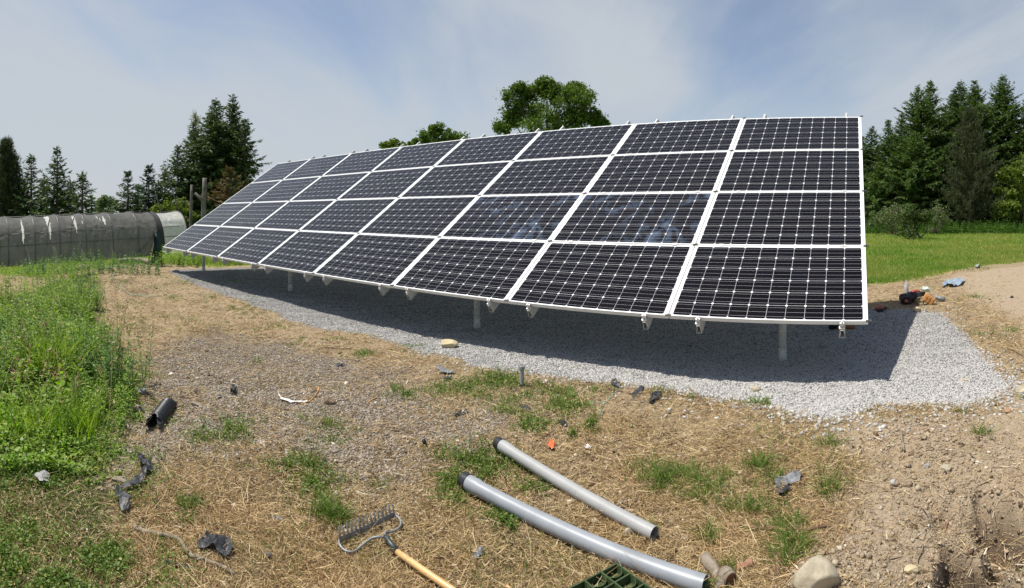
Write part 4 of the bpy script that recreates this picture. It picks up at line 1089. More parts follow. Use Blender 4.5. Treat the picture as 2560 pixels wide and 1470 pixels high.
    spruce(2150, 338, 35, 70, 'dark spruce half hidden by the upper right corner of the array', seed=31, dens=1.2, pointed=.7)
    spruce(2180, 316, 34, 62, 'spruce close behind the right edge of the array', seed=32, dens=1.2, pointed=.7)
    spruce(2221, 300, 33, 60, 'spruce with one tall thin leader beside the array', S2, seed=33, dens=1.2, pointed=.8)
    spruce(2254, 286, 34, 66, 'spruce between the thin leader and the twin tops', seed=34, dens=1.2, pointed=.75)
    spruce(2295, 213, 33, 92, 'tall spruce with a slim top, left of the twin pair', S2, seed=35, dens=1.25, pointed=.75)
    spruce(2325, 200, 34, 95, 'tall spruce with a slim top, right of the twin pair', S2, seed=36, dens=1.25, pointed=.75)
    spruce(2385, 222, 36, 80, 'spruce seen between the twin tops and the brownish pine', seed=37, dens=1.2, pointed=.7)
    spruce(2402, 198, 38, 80, 'spruce with a fine leader just behind the brownish pine', seed=38, dens=1.2, pointed=.7)
    spruce(2437, 200, 36, 95, 'broad spruce right behind the brownish pine', S2, seed=39, dens=1.25, pointed=.65)
    spruce(2508, 188, 34, 100, 'tallest bright green spruce near the right border', S2, seed=40, dens=1.3, pointed=.62)
    spruce(2572, 232, 33, 80, 'spruce cut off by the right border above the yellowish tree', seed=41, dens=1.2, pointed=.7)
    spruce(2200, 405, 31.5, 60, 'short full spruce low in front beside the array edge', S2, seed=51, dens=1.4, pointed=.6)
    spruce(2285, 330, 31, 78, 'full low boughed spruce in front of the twin tops', S2, seed=52, dens=1.4, pointed=.6)
    spruce(2362, 390, 31.5, 60, 'short dark spruce left of the brownish pine', seed=53, dens=1.4, pointed=.6)
    spruce(2480, 350, 32, 70, 'dark spruce between the brownish pine and the yellowish tree', seed=54, dens=1.4, pointed=.6)
    pinelike(2425, 262, 37, 96, 'brownish olive pine with brushy shoots among the green spruces', 42)
    broadleaf(2560, 385, 37, [(2520, 440, 26), (2560, 420, 34), (2600, 440, 40), (2510, 480, 24), (2545, 480, 36), (2520, 520, 30), (2575, 530, 44), (2535, 550, 30), (2505, 545, 22), (2600, 490, 44), (2490, 555, 12)],
        'yellow green leafy tree hanging over the lawn at the right border', leaf=.17, seed=43, per=1300, mat=M_YELLOWG, fill=1.2)
    broadleaf(2240, 500, 33, [(2200, 545, 22), (2235, 530, 26), (2265, 545, 24), (2225, 560, 24), (2185, 555, 14)], 'pale silvery shrub at the foot of the conifers nearest the array', name='shrub', mat=M_SILVER, leaf=.10, seed=44, per=700, trunk=False, cat='shrub')
    broadleaf(2300, 500, 28, [(2275, 560, 26), (2285, 535, 24), (2270, 580, 24), (2310, 545, 20)], 'dark green rounded shrub standing forward on the lawn edge', name='shrub', leaf=.10, seed=45, per=900, trunk=False, cat='shrub', mat=leafmat('dark_shrub', [(0, (.03, .055, .014)), (.6, (.06, .10, .022)), (1, (.11, .16, .04))], .3))
    broadleaf(2345, 500, 33, [(2330, 545, 20), (2345, 525, 22), (2360, 550, 18), (2335, 575, 16)], 'tall loose silvery shrub right of the dark rounded one', name='shrub', mat=M_SILVER, leaf=.09, seed=46, per=420, trunk=False, cat='shrub')
    broadleaf(1740, 560, 44, [(1600, 560, 60), (1700, 555, 60), (1820, 556, 60)], 'low thicket far behind the array', name='thicket', leaf=.3, seed=47, per=600, trunk=False, cat='thicket')
make_trees()
# ------------------------------------------------------------------ poly tunnel on the left
_gzc = {}
def gzc(x, y):
    k = (round(float(x), 1), round(float(y), 1))
    if k not in _gzc: _gzc[k] = gz(*k)
    return _gzc[k]
def make_tunnel():
    ax = np.array([.5, .866]); pn_ = np.array([.866, -.5])          # along, and towards the camera side
    base0 = np.array([-16.0, 12.2]); HW = 1.25
    ridge0 = base0-pn_*HW
    tops = [(-190, 560), (-122, 553), (-55, 548), (11, 543), (74, 541), (133, 538), (195, 535.5), (259, 533), (320, 531), (371, 532), (437, 529)]
    hoops = []
    for px, py in tops:
        az = (px-CX)/FPX; d = np.array([math.sin(az), math.cos(az)])
        t = np.linalg.solve(np.array([ax, -d]).T, -ridge0)
        rp = ridge0+ax*t[0]; r = t[1]; hoops.append((rp, (CY-py)/FPX*r))
    root = empty('poly_tunnel', (float(base0[0]), float(base0[1]), gz(*base0)))
    tag(root, 'long low hoop tunnel under torn grey shade cloth with a clear film end', 'tunnel')
    o3 = np.array([root.location.x, root.location.y, root.location.z])
    def prof(i, v, sag=0.0, grow=0.0):
        """v 0..1 from near foot over the ridge to far foot"""
        rp, zt = hoops[i] if isinstance(i, int) else i
        ph = v*math.pi; c = math.cos(ph); s = max(0.0, math.sin(ph))
        acr = HW*(1+grow-sag*.6)*(abs(c)**.85)*(1 if c > 0 else -1)
        p = rp+pn_*acr
        zb = gzc(*(rp+pn_*HW*(1 if c > 0 else -1)))
        z = zb+(zt-zb+grow)*(s**.72)*(1-sag)
        return np.array([p[0], p[1], z])
    def bay(a, b, t):
        (pa, za), (pb, zb) = hoops[a], hoops[b]
        return (pa+(pb-pa)*t, za+(zb-za)*t)
    holes = [  # bay, centre along, half width top, centre shift, height from, height to, shape
        (3, .56, .10, .47, .96, 'lens'), (4, .62, .22, .53, 1.0, 'wedge'), (5, .66, .115, .62, .975, 'spear'), (6, .56, .03, .88, .97, 'lens'), (6, .64, .02, .86, .93, 'lens'), (6, .78, .09, .76, .95, 'lens'), (5, .94, .02, .80, .86, 'lens'), (3, 1.0, .03, .34, .39, 'lens')]
    def holed(bi, t, hf):
        for (hb, c, w, h0, h1, sh) in holes:
            if hb != bi or not (h0 < hf < h1): continue
            q = (hf-h0)/(h1-h0)
            if sh == 'lens': ww = w*math.sin(q*math.pi)**.7
            elif sh == 'wedge': ww = w*q**.9
            else: ww = w*min(1, q*1.7)
            ww *= .9+.2*math.sin(hf*70+bi*9)*math.sin(hf*31)
            if abs(t-c-(.006*math.sin(hf*20))) < ww*.5: return True
        return False
    def cover(name, bays, vr, mat, nt, nv, cut, off, label=None, wr=.045):
        V = []; F = []
        for bi in bays:
            b0 = len(V)
            for i in range(nt+1):
                t = i/nt; sag = .038*math.sin(math.pi*t)**.8
                for j in range(nv+1):
                    v = vr[0]+(vr[1]-vr[0])*j/nv
                    p = prof(bay(bi, bi+1, t), v, sag, off)
                    V.append(p)
            for i in range(nt):
                for j in range(nv):
                    v = vr[0]+(vr[1]-vr[0])*(j+.5)/nv; hf = max(0, math.sin(v*math.pi))**.72
                    if cut and v < .5 and holed(bi, (i+.5)/nt, hf): continue
                    a = b0+i*(nv+1)+j; F.append((a, a+nv+1, a+nv+2, a+1))
        V = np.array(V)
        w = (fbm(V[:, 0]*2.5+V[:, 1]*3, V[:, 2]*9+V[:, 1], 14, 4)-.5)*wr*2
        al = V[:, 0]*.5+V[:, 1]*.866; w = w+.022*np.sin(al*17+3*fbm(al*2, V[:, 2]*1.5, 21, 2)*6)*smooth(-.2, -1.2, V[:, 2])+(vnoise(al*6, V[:, 2]*.8, 23)-.5)*.05
        tt = ((np.arange(len(V))//(nv+1)) % (nt+1))/nt; w = w*(.12+.88*np.sin(np.pi*tt)**.6)
        V[:, 0] += w*.866; V[:, 1] -= w*.5
        V -= o3
        o = np_mesh(name, V, np.array(F), mat, root, smooth=True)
        if label: o['label'] = label
        return o
    m, N, L, B = mat_new('shade_cloth'); nb = NB(m.node_tree)
    f = nb.noise(nb.pos(), 1.6, 5, .6); f2 = nb.noise(nb.pos(), 14, 4, .6, 1.0)
    col = nb.ramp(f, [(.3, (.075, .077, .085)), (.5, (.12, .119, .116)), (.7, (.18, .177, .170))])
    L.new(col, B.inputs['Base Color']); B.inputs['Roughness'].default_value = .62; B.inputs['Specular IOR Level'].default_value = .25
    nb.bump(f2, .8, .03, B)
    tr = N.new('ShaderNodeBsdfTranslucent'); tr.inputs[0].default_value = (.21, .205, .195, 1)
    mx = N.new('ShaderNodeMixShader'); mx.inputs[0].default_value = .40; L.new(B.outputs[0], mx.inputs[1]); L.new(tr.outputs[0], mx.inputs[2])
    tp = N.new('ShaderNodeBsdfTransparent'); tp.inputs[0].default_value = (.8, .8, .8, 1); m2 = N.new('ShaderNodeMixShader'); m2.inputs[0].default_value = .05
    L.new(mx.outputs[0], m2.inputs[1]); L.new(tp.outputs[0], m2.inputs[2]); L.new(m2.outputs[0], N['Material Output'].inputs[0])
    m3, N, L, B = mat_new('clear_film'); nb = NB(m3.node_tree)
    f = nb.noise(nb.pos(), 3, 5, .6, 1.2)
    L.new(nb.ramp(f, [(.3, (.60, .585, .57)), (.7, (.86, .85, .83))]), B.inputs['Base Color']); B.inputs['Roughness'].default_value = .25; B.inputs['Specular IOR Level'].default_value = .6
    nb.bump(nb.noise(nb.pos(), 8, 5, .6, 1.5), .8, .04, B)
    tr = N.new('ShaderNodeBsdfTranslucent'); tr.inputs[0].default_value = (.75, .75, .74, 1)
    mx = N.new('ShaderNodeMixShader'); mx.inputs[0].default_value = .5; L.new(B.outputs[0], mx.inputs[1]); L.new(tr.outputs[0], mx.inputs[2])
    tp = N.new('ShaderNodeBsdfTransparent'); m2 = N.new('ShaderNodeMixShader'); m2.inputs[0].default_value = .07
    L.new(mx.outputs[0], m2.inputs[1]); L.new(tp.outputs[0], m2.inputs[2]); L.new(m2.outputs[0], N['Material Output'].inputs[0])
    cover('shade_cloth', range(0, 9), (.0, .5), m, 40, 56, True, .03, 'grey cloth with long white torn slits')
    cover('film_cover', range(0, 9), (.5, 1.0), m3, 14, 20, False, .02)
    cover('film_cover', [9], (0.0, 1.0), m3, 24, 50, False, .02, 'clear film over the last bay', .06)
    mh = simple('hoop_pipe', (.13, .128, .125), .5, .5, .1, 10)
    for i in range(len(hoops)):
        b = MB(); pts = [Vector(prof(i, v, 0, .026)-o3) for v in np.linspace(0, 1, 22)]; b.tube(pts, .022, 6); b.build('hoop', mh, root, smooth=True)
    for hf_v in (.10, .19, .5):                                     # purlins along the side and ridge
        b = MB(); b.tube([Vector(prof(i, hf_v, 0, 0)-o3) for i in range(len(hoops))], .014, 5); b.build('purlin', mh, root)
    # diagonal brace of the open end
    b = MB(); b.tube([Vector(prof(9, .17)-o3), Vector(prof(8, .02)-o3)], .018, 6); b.build('brace', mh, root)
    # dark strip of cloth edge at the junction with the clear end
    md = simple('dark_cloth', (.028, .028, .030), .8, 0, .2, 6)
    V = []; F = []
    for j in range(25):
        v = .5*j/24; 
        for k, off in ((0, -.07), (1, .10)):
            p = prof(9, v, 0, .045); p = p+np.array([ax[0], ax[1], 0])*off*(1+.9*(1-j/24)); V.append(p-o3)
    for j in range(24): F.append((2*j, 2*j+1, 2*j+3, 2*j+2))
    o = np_mesh('cloth_edge', V, np.array(F), md, root)
    # loose film gathered on the ground at the end
    V = []; F = []; nx, ny = 26, 12
    for i in range(nx+1):
        for j in range(ny+1):
            q = hoops[9][0]+(hoops[10][0]-hoops[9][0])*(i/nx*1.15); p = q+pn_*(HW*1.0+.55*j/ny)
            z = gz(*p)+.03+.42*(1-j/ny)**1.4*.6+.08*float(fbm(np.array([p[0]*3]), np.array([p[1]*3+j]), 3, 3)[0]); V.append((p[0]-o3[0], p[1]-o3[1], z-o3[2]))
    for i in range(nx):
        for j in range(ny): a = i*(ny+1)+j; F.append((a, a+ny+1, a+ny+2, a+1))
    np_mesh('loose_film', np.array(V), np.array(F), m3, root, smooth=True)
make_tunnel()

# ------------------------------------------------------------------ small things
M_PVC = simple('grey_conduit', (.275, .295, .32), .42, 0, .08, 6, .05, .5, bscale=80, bdist=.0005)
M_PVC2 = simple('pale_grey_conduit', (.35, .355, .35), .45, 0, .07, 6, .05, .5, bscale=80, bdist=.0005)
M_BLACKP = simple('black_plastic', (.022, .023, .026), .38, 0, .25, 30, .3, .5)
M_SCRAP = simple('torn_black_plastic', (.035, .037, .042), .5, 0, .4, 22, .8, .5, bscale=40, bdist=.006)
M_SCRAPG = simple('dusty_plastic', (.19, .20, .21), .6, 0, .25, 24, .8, .4, bscale=40, bdist=.006)
M_WOOD = simple('rake_handle_wood', (.62, .40, .17), .42, 0, .10, 9, .15, .5, bscale=60, bdist=.0006, coat=.2)
M_STEEL = simple('weathered_steel', (.27, .28, .285), .5, .3, .18, 30, .4, .5, bscale=90, bdist=.0008)
M_FERR = simple('ferrule_paint', (.05, .06, .065), .45, .2, .3, 60, .3, .5)
M_STICK = simple('stick_bark', (.24, .15, .09), .85, 0, .25, 25, .6, .3, bscale=70, bdist=.003)
M_STICKG = simple('grey_stick_bark', (.27, .22, .16), .85, 0, .2, 25, .6, .3, bscale=70, bdist=.003)
M_LOG = simple('log_bark', (.28, .235, .18), .9, 0, .25, 14, .9, .3, bscale=40, bdist=.006)
M_CUT = simple('cut_wood', (.62, .38, .17), .8, 0, .2, 18, .4, .3)
M_CUTD = simple('dark_cut_wood', (.17, .085, .045), .85, 0, .25, 18, .6, .3)
M_ROCKP = simple('pale_rock', (.44, .385, .28), .9, 0, .2, 9, .9, .3, bscale=30, bdist=.008)
M_ROCKY = simple('yellow_rock', (.52, .44, .27), .9, 0, .1, 9, .6, .3, bscale=30, bdist=.006)
M_ROCKG = simple('brown_rock', (.25, .21, .16), .9, 0, .15, 12, .7, .3, bscale=36, bdist=.005)
M_ORANGE = simple('orange_plastic', (.75, .16, .05), .45, 0, .05, 20)
M_WHITEP = simple('white_scrap', (.72, .70, .66), .5, 0, .08, 20)
M_TEAL = simple('green_twine', (.18, .42, .32), .6, 0, .15, 40)
M_HOSE = simple('green_hose', (.03, .22, .14), .4, 0, .1, 10)
M_OLIVE = simple('green_grid_plastic', (.055, .085, .032), .42, 0, .18, 25, .2, .5)
M_BLUEF = simple('blue_film', (.16, .24, .33), .5, 0, .3, 14, .8, .5, bscale=30, bdist=.01, col2=(.30, .33, .34))
M_LEATHER = simple('tan_leather', (.55, .27, .09), .6, 0, .15, 14, .4, .4)
M_TOOLB = simple('tool_black', (.018, .018, .020), .45, 0, .2, 20)
M_TOOLO = simple('tool_orange', (.55, .10, .03), .42, 0, .12, 20)
M_MINT = simple('mint_wrapper', (.60, .74, .66), .45, 0, .15, 22)

def scrap(name, label, cat, outline, mat, crumple=.02, lift=.006, thick=.0015, cuts=3, seed=0, group=None):
    import bmesh
    g = random.Random(seed); pts = [at(px, py) for px, py in outline]
    c = sum(pts, Vector())/len(pts)
    bm = bmesh.new(); vs = [bm.verts.new((p.x-c.x, p.y-c.y, 0)) for p in pts]
    f = bm.faces.new(vs); bmesh.ops.triangulate(bm, faces=[f])
    bmesh.ops.subdivide_edges(bm, edges=bm.edges[:], cuts=cuts, use_grid_fill=True)
    co = np.array([v.co[:] for v in bm.verts]); X = co[:, 0]+c.x; Y = co[:, 1]+c.y
    q = fbm(X*26+seed, Y*26, 60+seed, 3); Z = ground_z(X, Y)-c.z+lift+crumple*np.maximum(0, q*1.7-.35)
    DX = (vnoise(X*40, Y*40, seed+3)-.5)*.012*min(1, crumple*50)
    for v, z_, dx_ in zip(bm.verts, Z, DX): v.co.z = z_; v.co.x += dx_
    bmesh.ops.recalc_face_normals(bm, faces=bm.faces[:])
    me = bpy.data.meshes.new(name); bm.to_mesh(me); bm.free()
    o = link_mesh(name, me, mat, None, tuple(c)); s = o.modifiers.new('thickness', 'SOLIDIFY'); s.thickness = thick
    return tag(o, label, cat, group)
def rock(name, label, px, py, wpx, hpx, mat, seed=0, sink=.3, cat='stone', depth=.8, group=None, rot=0, bevel=True):
    import bmesh
    p = at(px, py+hpx*.35); r = math.hypot(p.x, p.y); w = wpx/FPX*r/2; h = hpx/FPX*r/2
    g = np.random.default_rng(seed)
    bm = bmesh.new(); bmesh.ops.create_icosphere(bm, subdivisions=4, radius=1.0)
    planes = unit(g.normal(size=(11, 3))); dist = g.uniform(.52, .86, 11)
    az = math.atan2(p.x, p.y)
    co = np.array([v.co[:] for v in bm.verts])
    for n_, d_ in zip(planes, dist):
        q = co@n_; co = co-np.where(q > d_, (q-d_)*.95, 0)[:, None]*n_[None]
    co = co*(1+.12*(fbm(co[:, 0]*3+seed, co[:, 1]*3+co[:, 2]*2, 70+seed, 3)-.5))[:, None]
    for v, c in zip(bm.verts, co): v.co = (c[0]*w*1.2, c[1]*w*depth*1.2, c[2]*h*1.35)
    me = bpy.data.meshes.new(name); bm.to_mesh(me); bm.free()
    for pl in me.polygons: pl.use_smooth = True
    o = link_mesh(name, me, mat, None, (p.x, p.y, p.z+h*(1-sink*1.6))); o.rotation_euler = (0, 0, -az+rot)
    return tag(o, label, cat, group)
def stick(name, label, pts, rad, mat, seed=0, cat='stick', lift=None, taper=.6, group=None, twigs=0):
    g = random.Random(seed); P = []
    for i in range(len(pts)-1):
        a, b = at(*pts[i][:2]), at(*pts[i+1][:2])
        n = max(2, int((b-a).length/.05))
        for k in range(n if i < len(pts)-2 else n+1):
            q = a.lerp(b, k/n); P.append(Vector((q.x+g.uniform(-.004, .004), q.y+g.uniform(-.004, .004), gz(q.x, q.y)+rad*.9+g.uniform(0, .006))))
    # iron out the terrain's grain so that the stick lies on it rather than follows it
    z = [p.z for p in P]
    for _ in range(3): z = [max(z[i], (z[max(i-1, 0)]+z[i]+z[min(i+1, len(z)-1)])/3) for i in range(len(z))]
    P = [Vector((p.x, p.y, zz)) for p, zz in zip(P, z)]
    n = len(P); c = P[0].copy(); b = MB()
    b.tube([p-c for p in P], [rad*(1-(1-taper)*i/n)*(1+g.uniform(-.10, .14)) for i in range(n)], 8)
    for t in range(twigs):
        i = g.randrange(1, n-1); d = Vector((g.uniform(-1, 1), g.uniform(-1, 1), .3)).normalized(); q = P[i]-c
        b.tube([q, q+d*.05, q+d*.11+Vector((0, 0, .01))], [rad*.4, rad*.3, rad*.12], 5)
    o = b.build(name, mat, None, smooth=True); o.location = c
    return tag(o, label, cat, group)

def make_pipes():
    def conduit(a, b, rad, mat, label, base):
        pa, pb = at(*a), at(*b); d = (pb-pa); d.z = 0; ln = d.length; d = d/ln
        za = gz(pa.x, pa.y); zb = gz(pb.x, pb.y)
        mx = max(gz(*(pa+d*ln*q).xy)-(za+(zb-za)*q) for q in np.linspace(0, 1, 24))*.5
        A0 = Vector((pa.x, pa.y, za+rad*1.05+mx)); B0 = Vector((pb.x, pb.y, zb+rad*.95+mx)); d = (B0-A0).normalized(); ln = (B0-A0).length
        root = empty('conduit_pipe', tuple(A0)); tag(root, label, 'pipe')
        side = d.cross(Vector((0, 0, 1))).normalized(); up = side.cross(d)
        def lathe(prof_, n=28):
            vs = []; fs = []
            for (s, r_) in prof_:
                for k in range(n):
                    w = 2*math.pi*k/n; vs.append(d*s+(side*math.cos(w)+up*math.sin(w))*r_)
            for i in range(len(prof_)-1):
                for k in range(n): fs.append((i*n+k, i*n+(k+1) % n, (i+1)*n+(k+1) % n, (i+1)*n+k))
            return vs, fs
        b_ = MB(); bl = .085                                       # bell end, then the straight pipe, open and hollow
        vs, fs = lathe([(.0, rad*.95), (.0, rad*1.12), (bl, rad*1.12), (bl+.025, rad), (ln*.5, rad), (ln, rad), (ln, rad*.90), (ln*.5, rad*.90), (0.0, rad*.90), (.0, rad*.95)]); b_.add(vs, fs)
        o = b_.build('pipe', mat, root, smooth=True); o.modifiers.new('edges', 'EDGE_SPLIT').split_angle = R(40)
        q = MB(); vs, fs = lathe([(-.030, .001), (-.032, rad*.9), (-.026, rad*1.16), (-.006, rad*1.20), (.018, rad*1.20), (.020, rad*1.13)]); q.add(vs, fs)
        o = q.build('end_cap', M_BLACKP, root, smooth=True); o.modifiers.new('edges', 'EDGE_SPLIT').split_angle = R(40)
        return root
    conduit((1250, 1121), (1636, 1343), .0325, M_PVC2, 'paler and shorter grey conduit pipe, farther from the rake, open end on bare straw', 0)
    conduit((1166, 1216), (1763, 1482), .0370, M_PVC, 'darker and longer grey conduit pipe, nearer the rake, its open end by the small logs', 0)
make_pipes()

def make_rake():
    A0, B0 = at(848, 1361), at(985, 1296); A0.z += .030; B0.z += .030
    zz = max(A0.z, B0.z); 
    F0 = at(962, 1356); F0.z += .035; F1 = at(992, 1386); F1.z += .036
    d = (at(1120, 1482)-at(992, 1386)); d.z = 0; d.normalize(); E1 = F1+d*1.25; E1.z = gz(E1.x, E1.y)+.02
    root = empty('rake', (F1.x, F1.y, gz(F1.x, F1.y))); tag(root, 'steel bow rake lying teeth up with a yellow wooden handle', 'rake'); o = root.location.copy()
    b = MB(); ax = (B0-A0).normalized(); n = ax.cross(Vector((0, 0, 1))).normalized()
    up = Vector((0, 0, 1))
    rot = Matrix((ax, n, up)).transposed()
    c = (A0+B0)/2-o; ln = (B0-A0).length
    b.box(c, (ln/2, .0022, .014), rot); b.build('rake_bar', M_STEEL, root, bevel=.001)
    for i in range(15):
        q = A0.lerp(B0, (i+.15)/14.3)-o; t = MB(); back = -n if n.y < 0 else n
        pts = [q+up*.009, q+up*.030+back*.002, q+up*.044+back*.008, q+up*.054+back*.015]
        t.tube(pts, [.0068, .0060, .0045, .0016], 5, flat=.8); t.build('tine', M_STEEL, root)
    def gpt(px, py, dz): p = at(px, py); p.z += dz; return p-o
    s1 = [A0-o, gpt(848, 1369, .024), gpt(860, 1381, .02), gpt(882, 1384, .018), gpt(905, 1372, .025), gpt(928, 1360, .032), gpt(945, 1358, .036), F0-o]
    s2 = [B0-o, gpt(999, 1303, .026), gpt(1002, 1315, .024), gpt(993, 1325, .024), gpt(974, 1336, .028), gpt(963, 1345, .034), F0-o]
    for s in (s1, s2):
        # smooth the rod
        P = []; k = len(s)
        for i in range(k-1):
            p0, p1, p2, p3 = s[max(i-1, 0)], s[i], s[i+1], s[min(i+2, k-1)]
            for t in np.linspace(0, 1, 6, endpoint=False):
                t = float(t); P.append(.5*((2*p1)+(-p0+p2)*t+(2*p0-5*p1+4*p2-p3)*t*t+(-p0+3*p1-3*p2+p3)*t**3))
        P.append(s[-1]); q = MB(); q.tube(P, .0056, 8); q.build('bow', M_STEEL, root, smooth=True)
    q = MB(); q.tube([F0-o-d*.006, F0-o+d*.012, F0-o+(F1-F0)*.5, F1-o], [.007, .0125, .0135, .0145], 14); q.build('ferrule', M_FERR, root, smooth=True)
    q = MB(); q.tube([F1-o-d*.01, F1-o+(E1-F1)*.04, E1-o], [.0122, .0140, .0140], 16); q.build('handle', M_WOOD, root, smooth=True)
make_rake()

def make_grid():
    p0 = at(1541, 1441); pl = at(1478, 1478); pr = at(1625, 1478)
    u = (pl-p0); u.z = 0; u.normalize(); v = (pr-p0); v.z = 0; v = (v-u*u.dot(v)).normalized()
    z = p0.z+.012; b = MB(); S, n, h, t = .33, 4, .018, .0035
    root = empty('plastic_grid', (p0.x, p0.y, z)); tag(root, 'dark green plastic drainage grid with open square cells, half out of view', 'plastic grid')
    rot = Matrix((u, v, Vector((0, 0, 1)))).transposed()
    for i in range(n+1):
        s = S*i/n
        b.box(u*s+v*S/2+Vector((0, 0, h)), (t, S/2+t*(.98 if i % 2 else 1), h), rot); 
    for i in range(n+1):
        s = S*i/n
        for k in range(n):
            b.box(v*s+u*(S*(k+.5)/n)+Vector((0, 0, h-.0008)), (S/n/2-t, t, h-.0008), rot)
    q = b
    for i in range(n):
        for k in range(n):
            c = u*S*(i+.5)/n+v*S*(k+.5)/n
            pts = [c+u*S/n*.46*math.cos(a)*(1 if (i+k) % 2 else -1)+v*(S/n*.46*math.sin(a)-S/n*.2)+Vector((0, 0, h*.9)) for a in np.linspace(0, math.pi, 9)]
            for a_, b_ in zip(pts[:-1], pts[1:]):
                m_ = (a_+b_)/2; dd = (b_-a_).normalized(); rr_ = Matrix((dd, Vector((0, 0, 1)).cross(dd), Vector((0, 0, 1)))).transposed()
                q.box(m_, ((b_-a_).length/2, .0016, h*.8), rr_)
    q.build('lattice', M_OLIVE, root)
    q = MB(); q.box(u*S/2+v*S/2+Vector((0, 0, .001)), (S/2-t, S/2-t, .0012), rot); q.build('floor_plate', M_OLIVE, root)
make_grid()

def make_stub():
    p = at(1305, 966); r = math.hypot(p.x, p.y); zt = -(914-CY)/FPX*r-p.z
    root = empty('pipe_stub', tuple(p)); tag(root, 'short grey pipe stub standing upright in the grass by the gravel edge', 'pipe')
    b = MB(); b.tube([(0, 0, -.03), (0, 0, zt-.008)], .0185, 18); o = b.build('pipe', M_PVC2, root, smooth=True); o.modifiers.new('e', 'EDGE_SPLIT').split_angle = R(40)
    b = MB(); b.tube([(0, 0, zt-.034), (0, 0, zt-.030), (0, 0, zt-.004), (0, 0, zt)], [.017, .0225, .0235, .020], 18); o = b.build('coupling', simple('dull_grey_fitting', (.30, .315, .32), .5, 0, .2, 30), root, smooth=True); o.modifiers.new('e', 'EDGE_SPLIT').split_angle = R(40)
    b = MB(); b.tube([(0, 0, -.02), (0, 0, .022), (0, 0, .026)], [.0215, .0215, .017], 18); b.build('lower_coupling', simple('dark_grey_fitting', (.10, .11, .115), .5, 0, .2, 30), root)
    for i in range(3):
        b = MB(); a = i*2.1+.4; b.tube([(.012*math.cos(a), .012*math.sin(a), zt-.004), (.019*math.cos(a), .019*math.sin(a), zt+.008)], [.007, .003], 5); b.build('broken_rim', M_SCRAPG, root)
make_stub()

def make_drainpipe():
    a, b_ = at(385, 1078), at(424, 1019); d = b_-a; d.z = 0; ln = d.length; d.normalize(); rad = .047
    c = a.copy(); c.z += rad*1.0
    root = empty('corrugated_pipe', tuple(c)); tag(root, 'short torn length of black corrugated drain pipe beside the weeds', 'pipe')
    side = d.cross(Vector((0, 0, 1))).normalized(); up = side.cross(d); n = 26; vs = []; fs = []; K = 120
    L_ = ln
    for i in range(K+1):
        s = i/K*L_; rr_ = rad*(1+.085*math.sin(s/.0165*2*math.pi)); sq = 1.0
        if s > L_*.86: q = (s-L_*.86)/(L_*.14); sq = 1-.45*q
        for k in range(n):
            w = 2*math.pi*k/n; vs.append(d*s+side*math.cos(w)*rr_*(1+.15*(1-sq))+up*(math.sin(w)*rr_*sq-(1-sq)*rad*.4))
    for i in range(K):
        for k in range(n):
            if i < 14 and (k % n) in (5, 6, 7, 8, 9) and i < 14-abs(k-7)*3: continue
            fs.append((i*n+k, i*n+(k+1) % n, (i+1)*n+(k+1) % n, (i+1)*n+k))
    m = MB(); m.add(vs, fs); o = m.build('pipe', M_BLACKP, root, smooth=True); s = o.modifiers.new('t', 'SOLIDIFY'); s.thickness = .0025
    for (k0, dx) in ((5.2, -1), (9, 1)):
        q = MB(); p0 = up*rad*.75+side*(-dx)*.02-d*.005; q.add([p0, p0+d*.05, p0-d*.05+up*-.02+side*-dx*.02, p0-d*.055-up*.055+side*-dx*.03, p0+d*.02-up*.03+side*-dx*.035], [(0, 1, 4, 3, 2)]); o = q.build('torn_flap', M_SCRAP, root); o.modifiers.new('t', 'SOLIDIFY').thickness = .002
make_drainpipe()

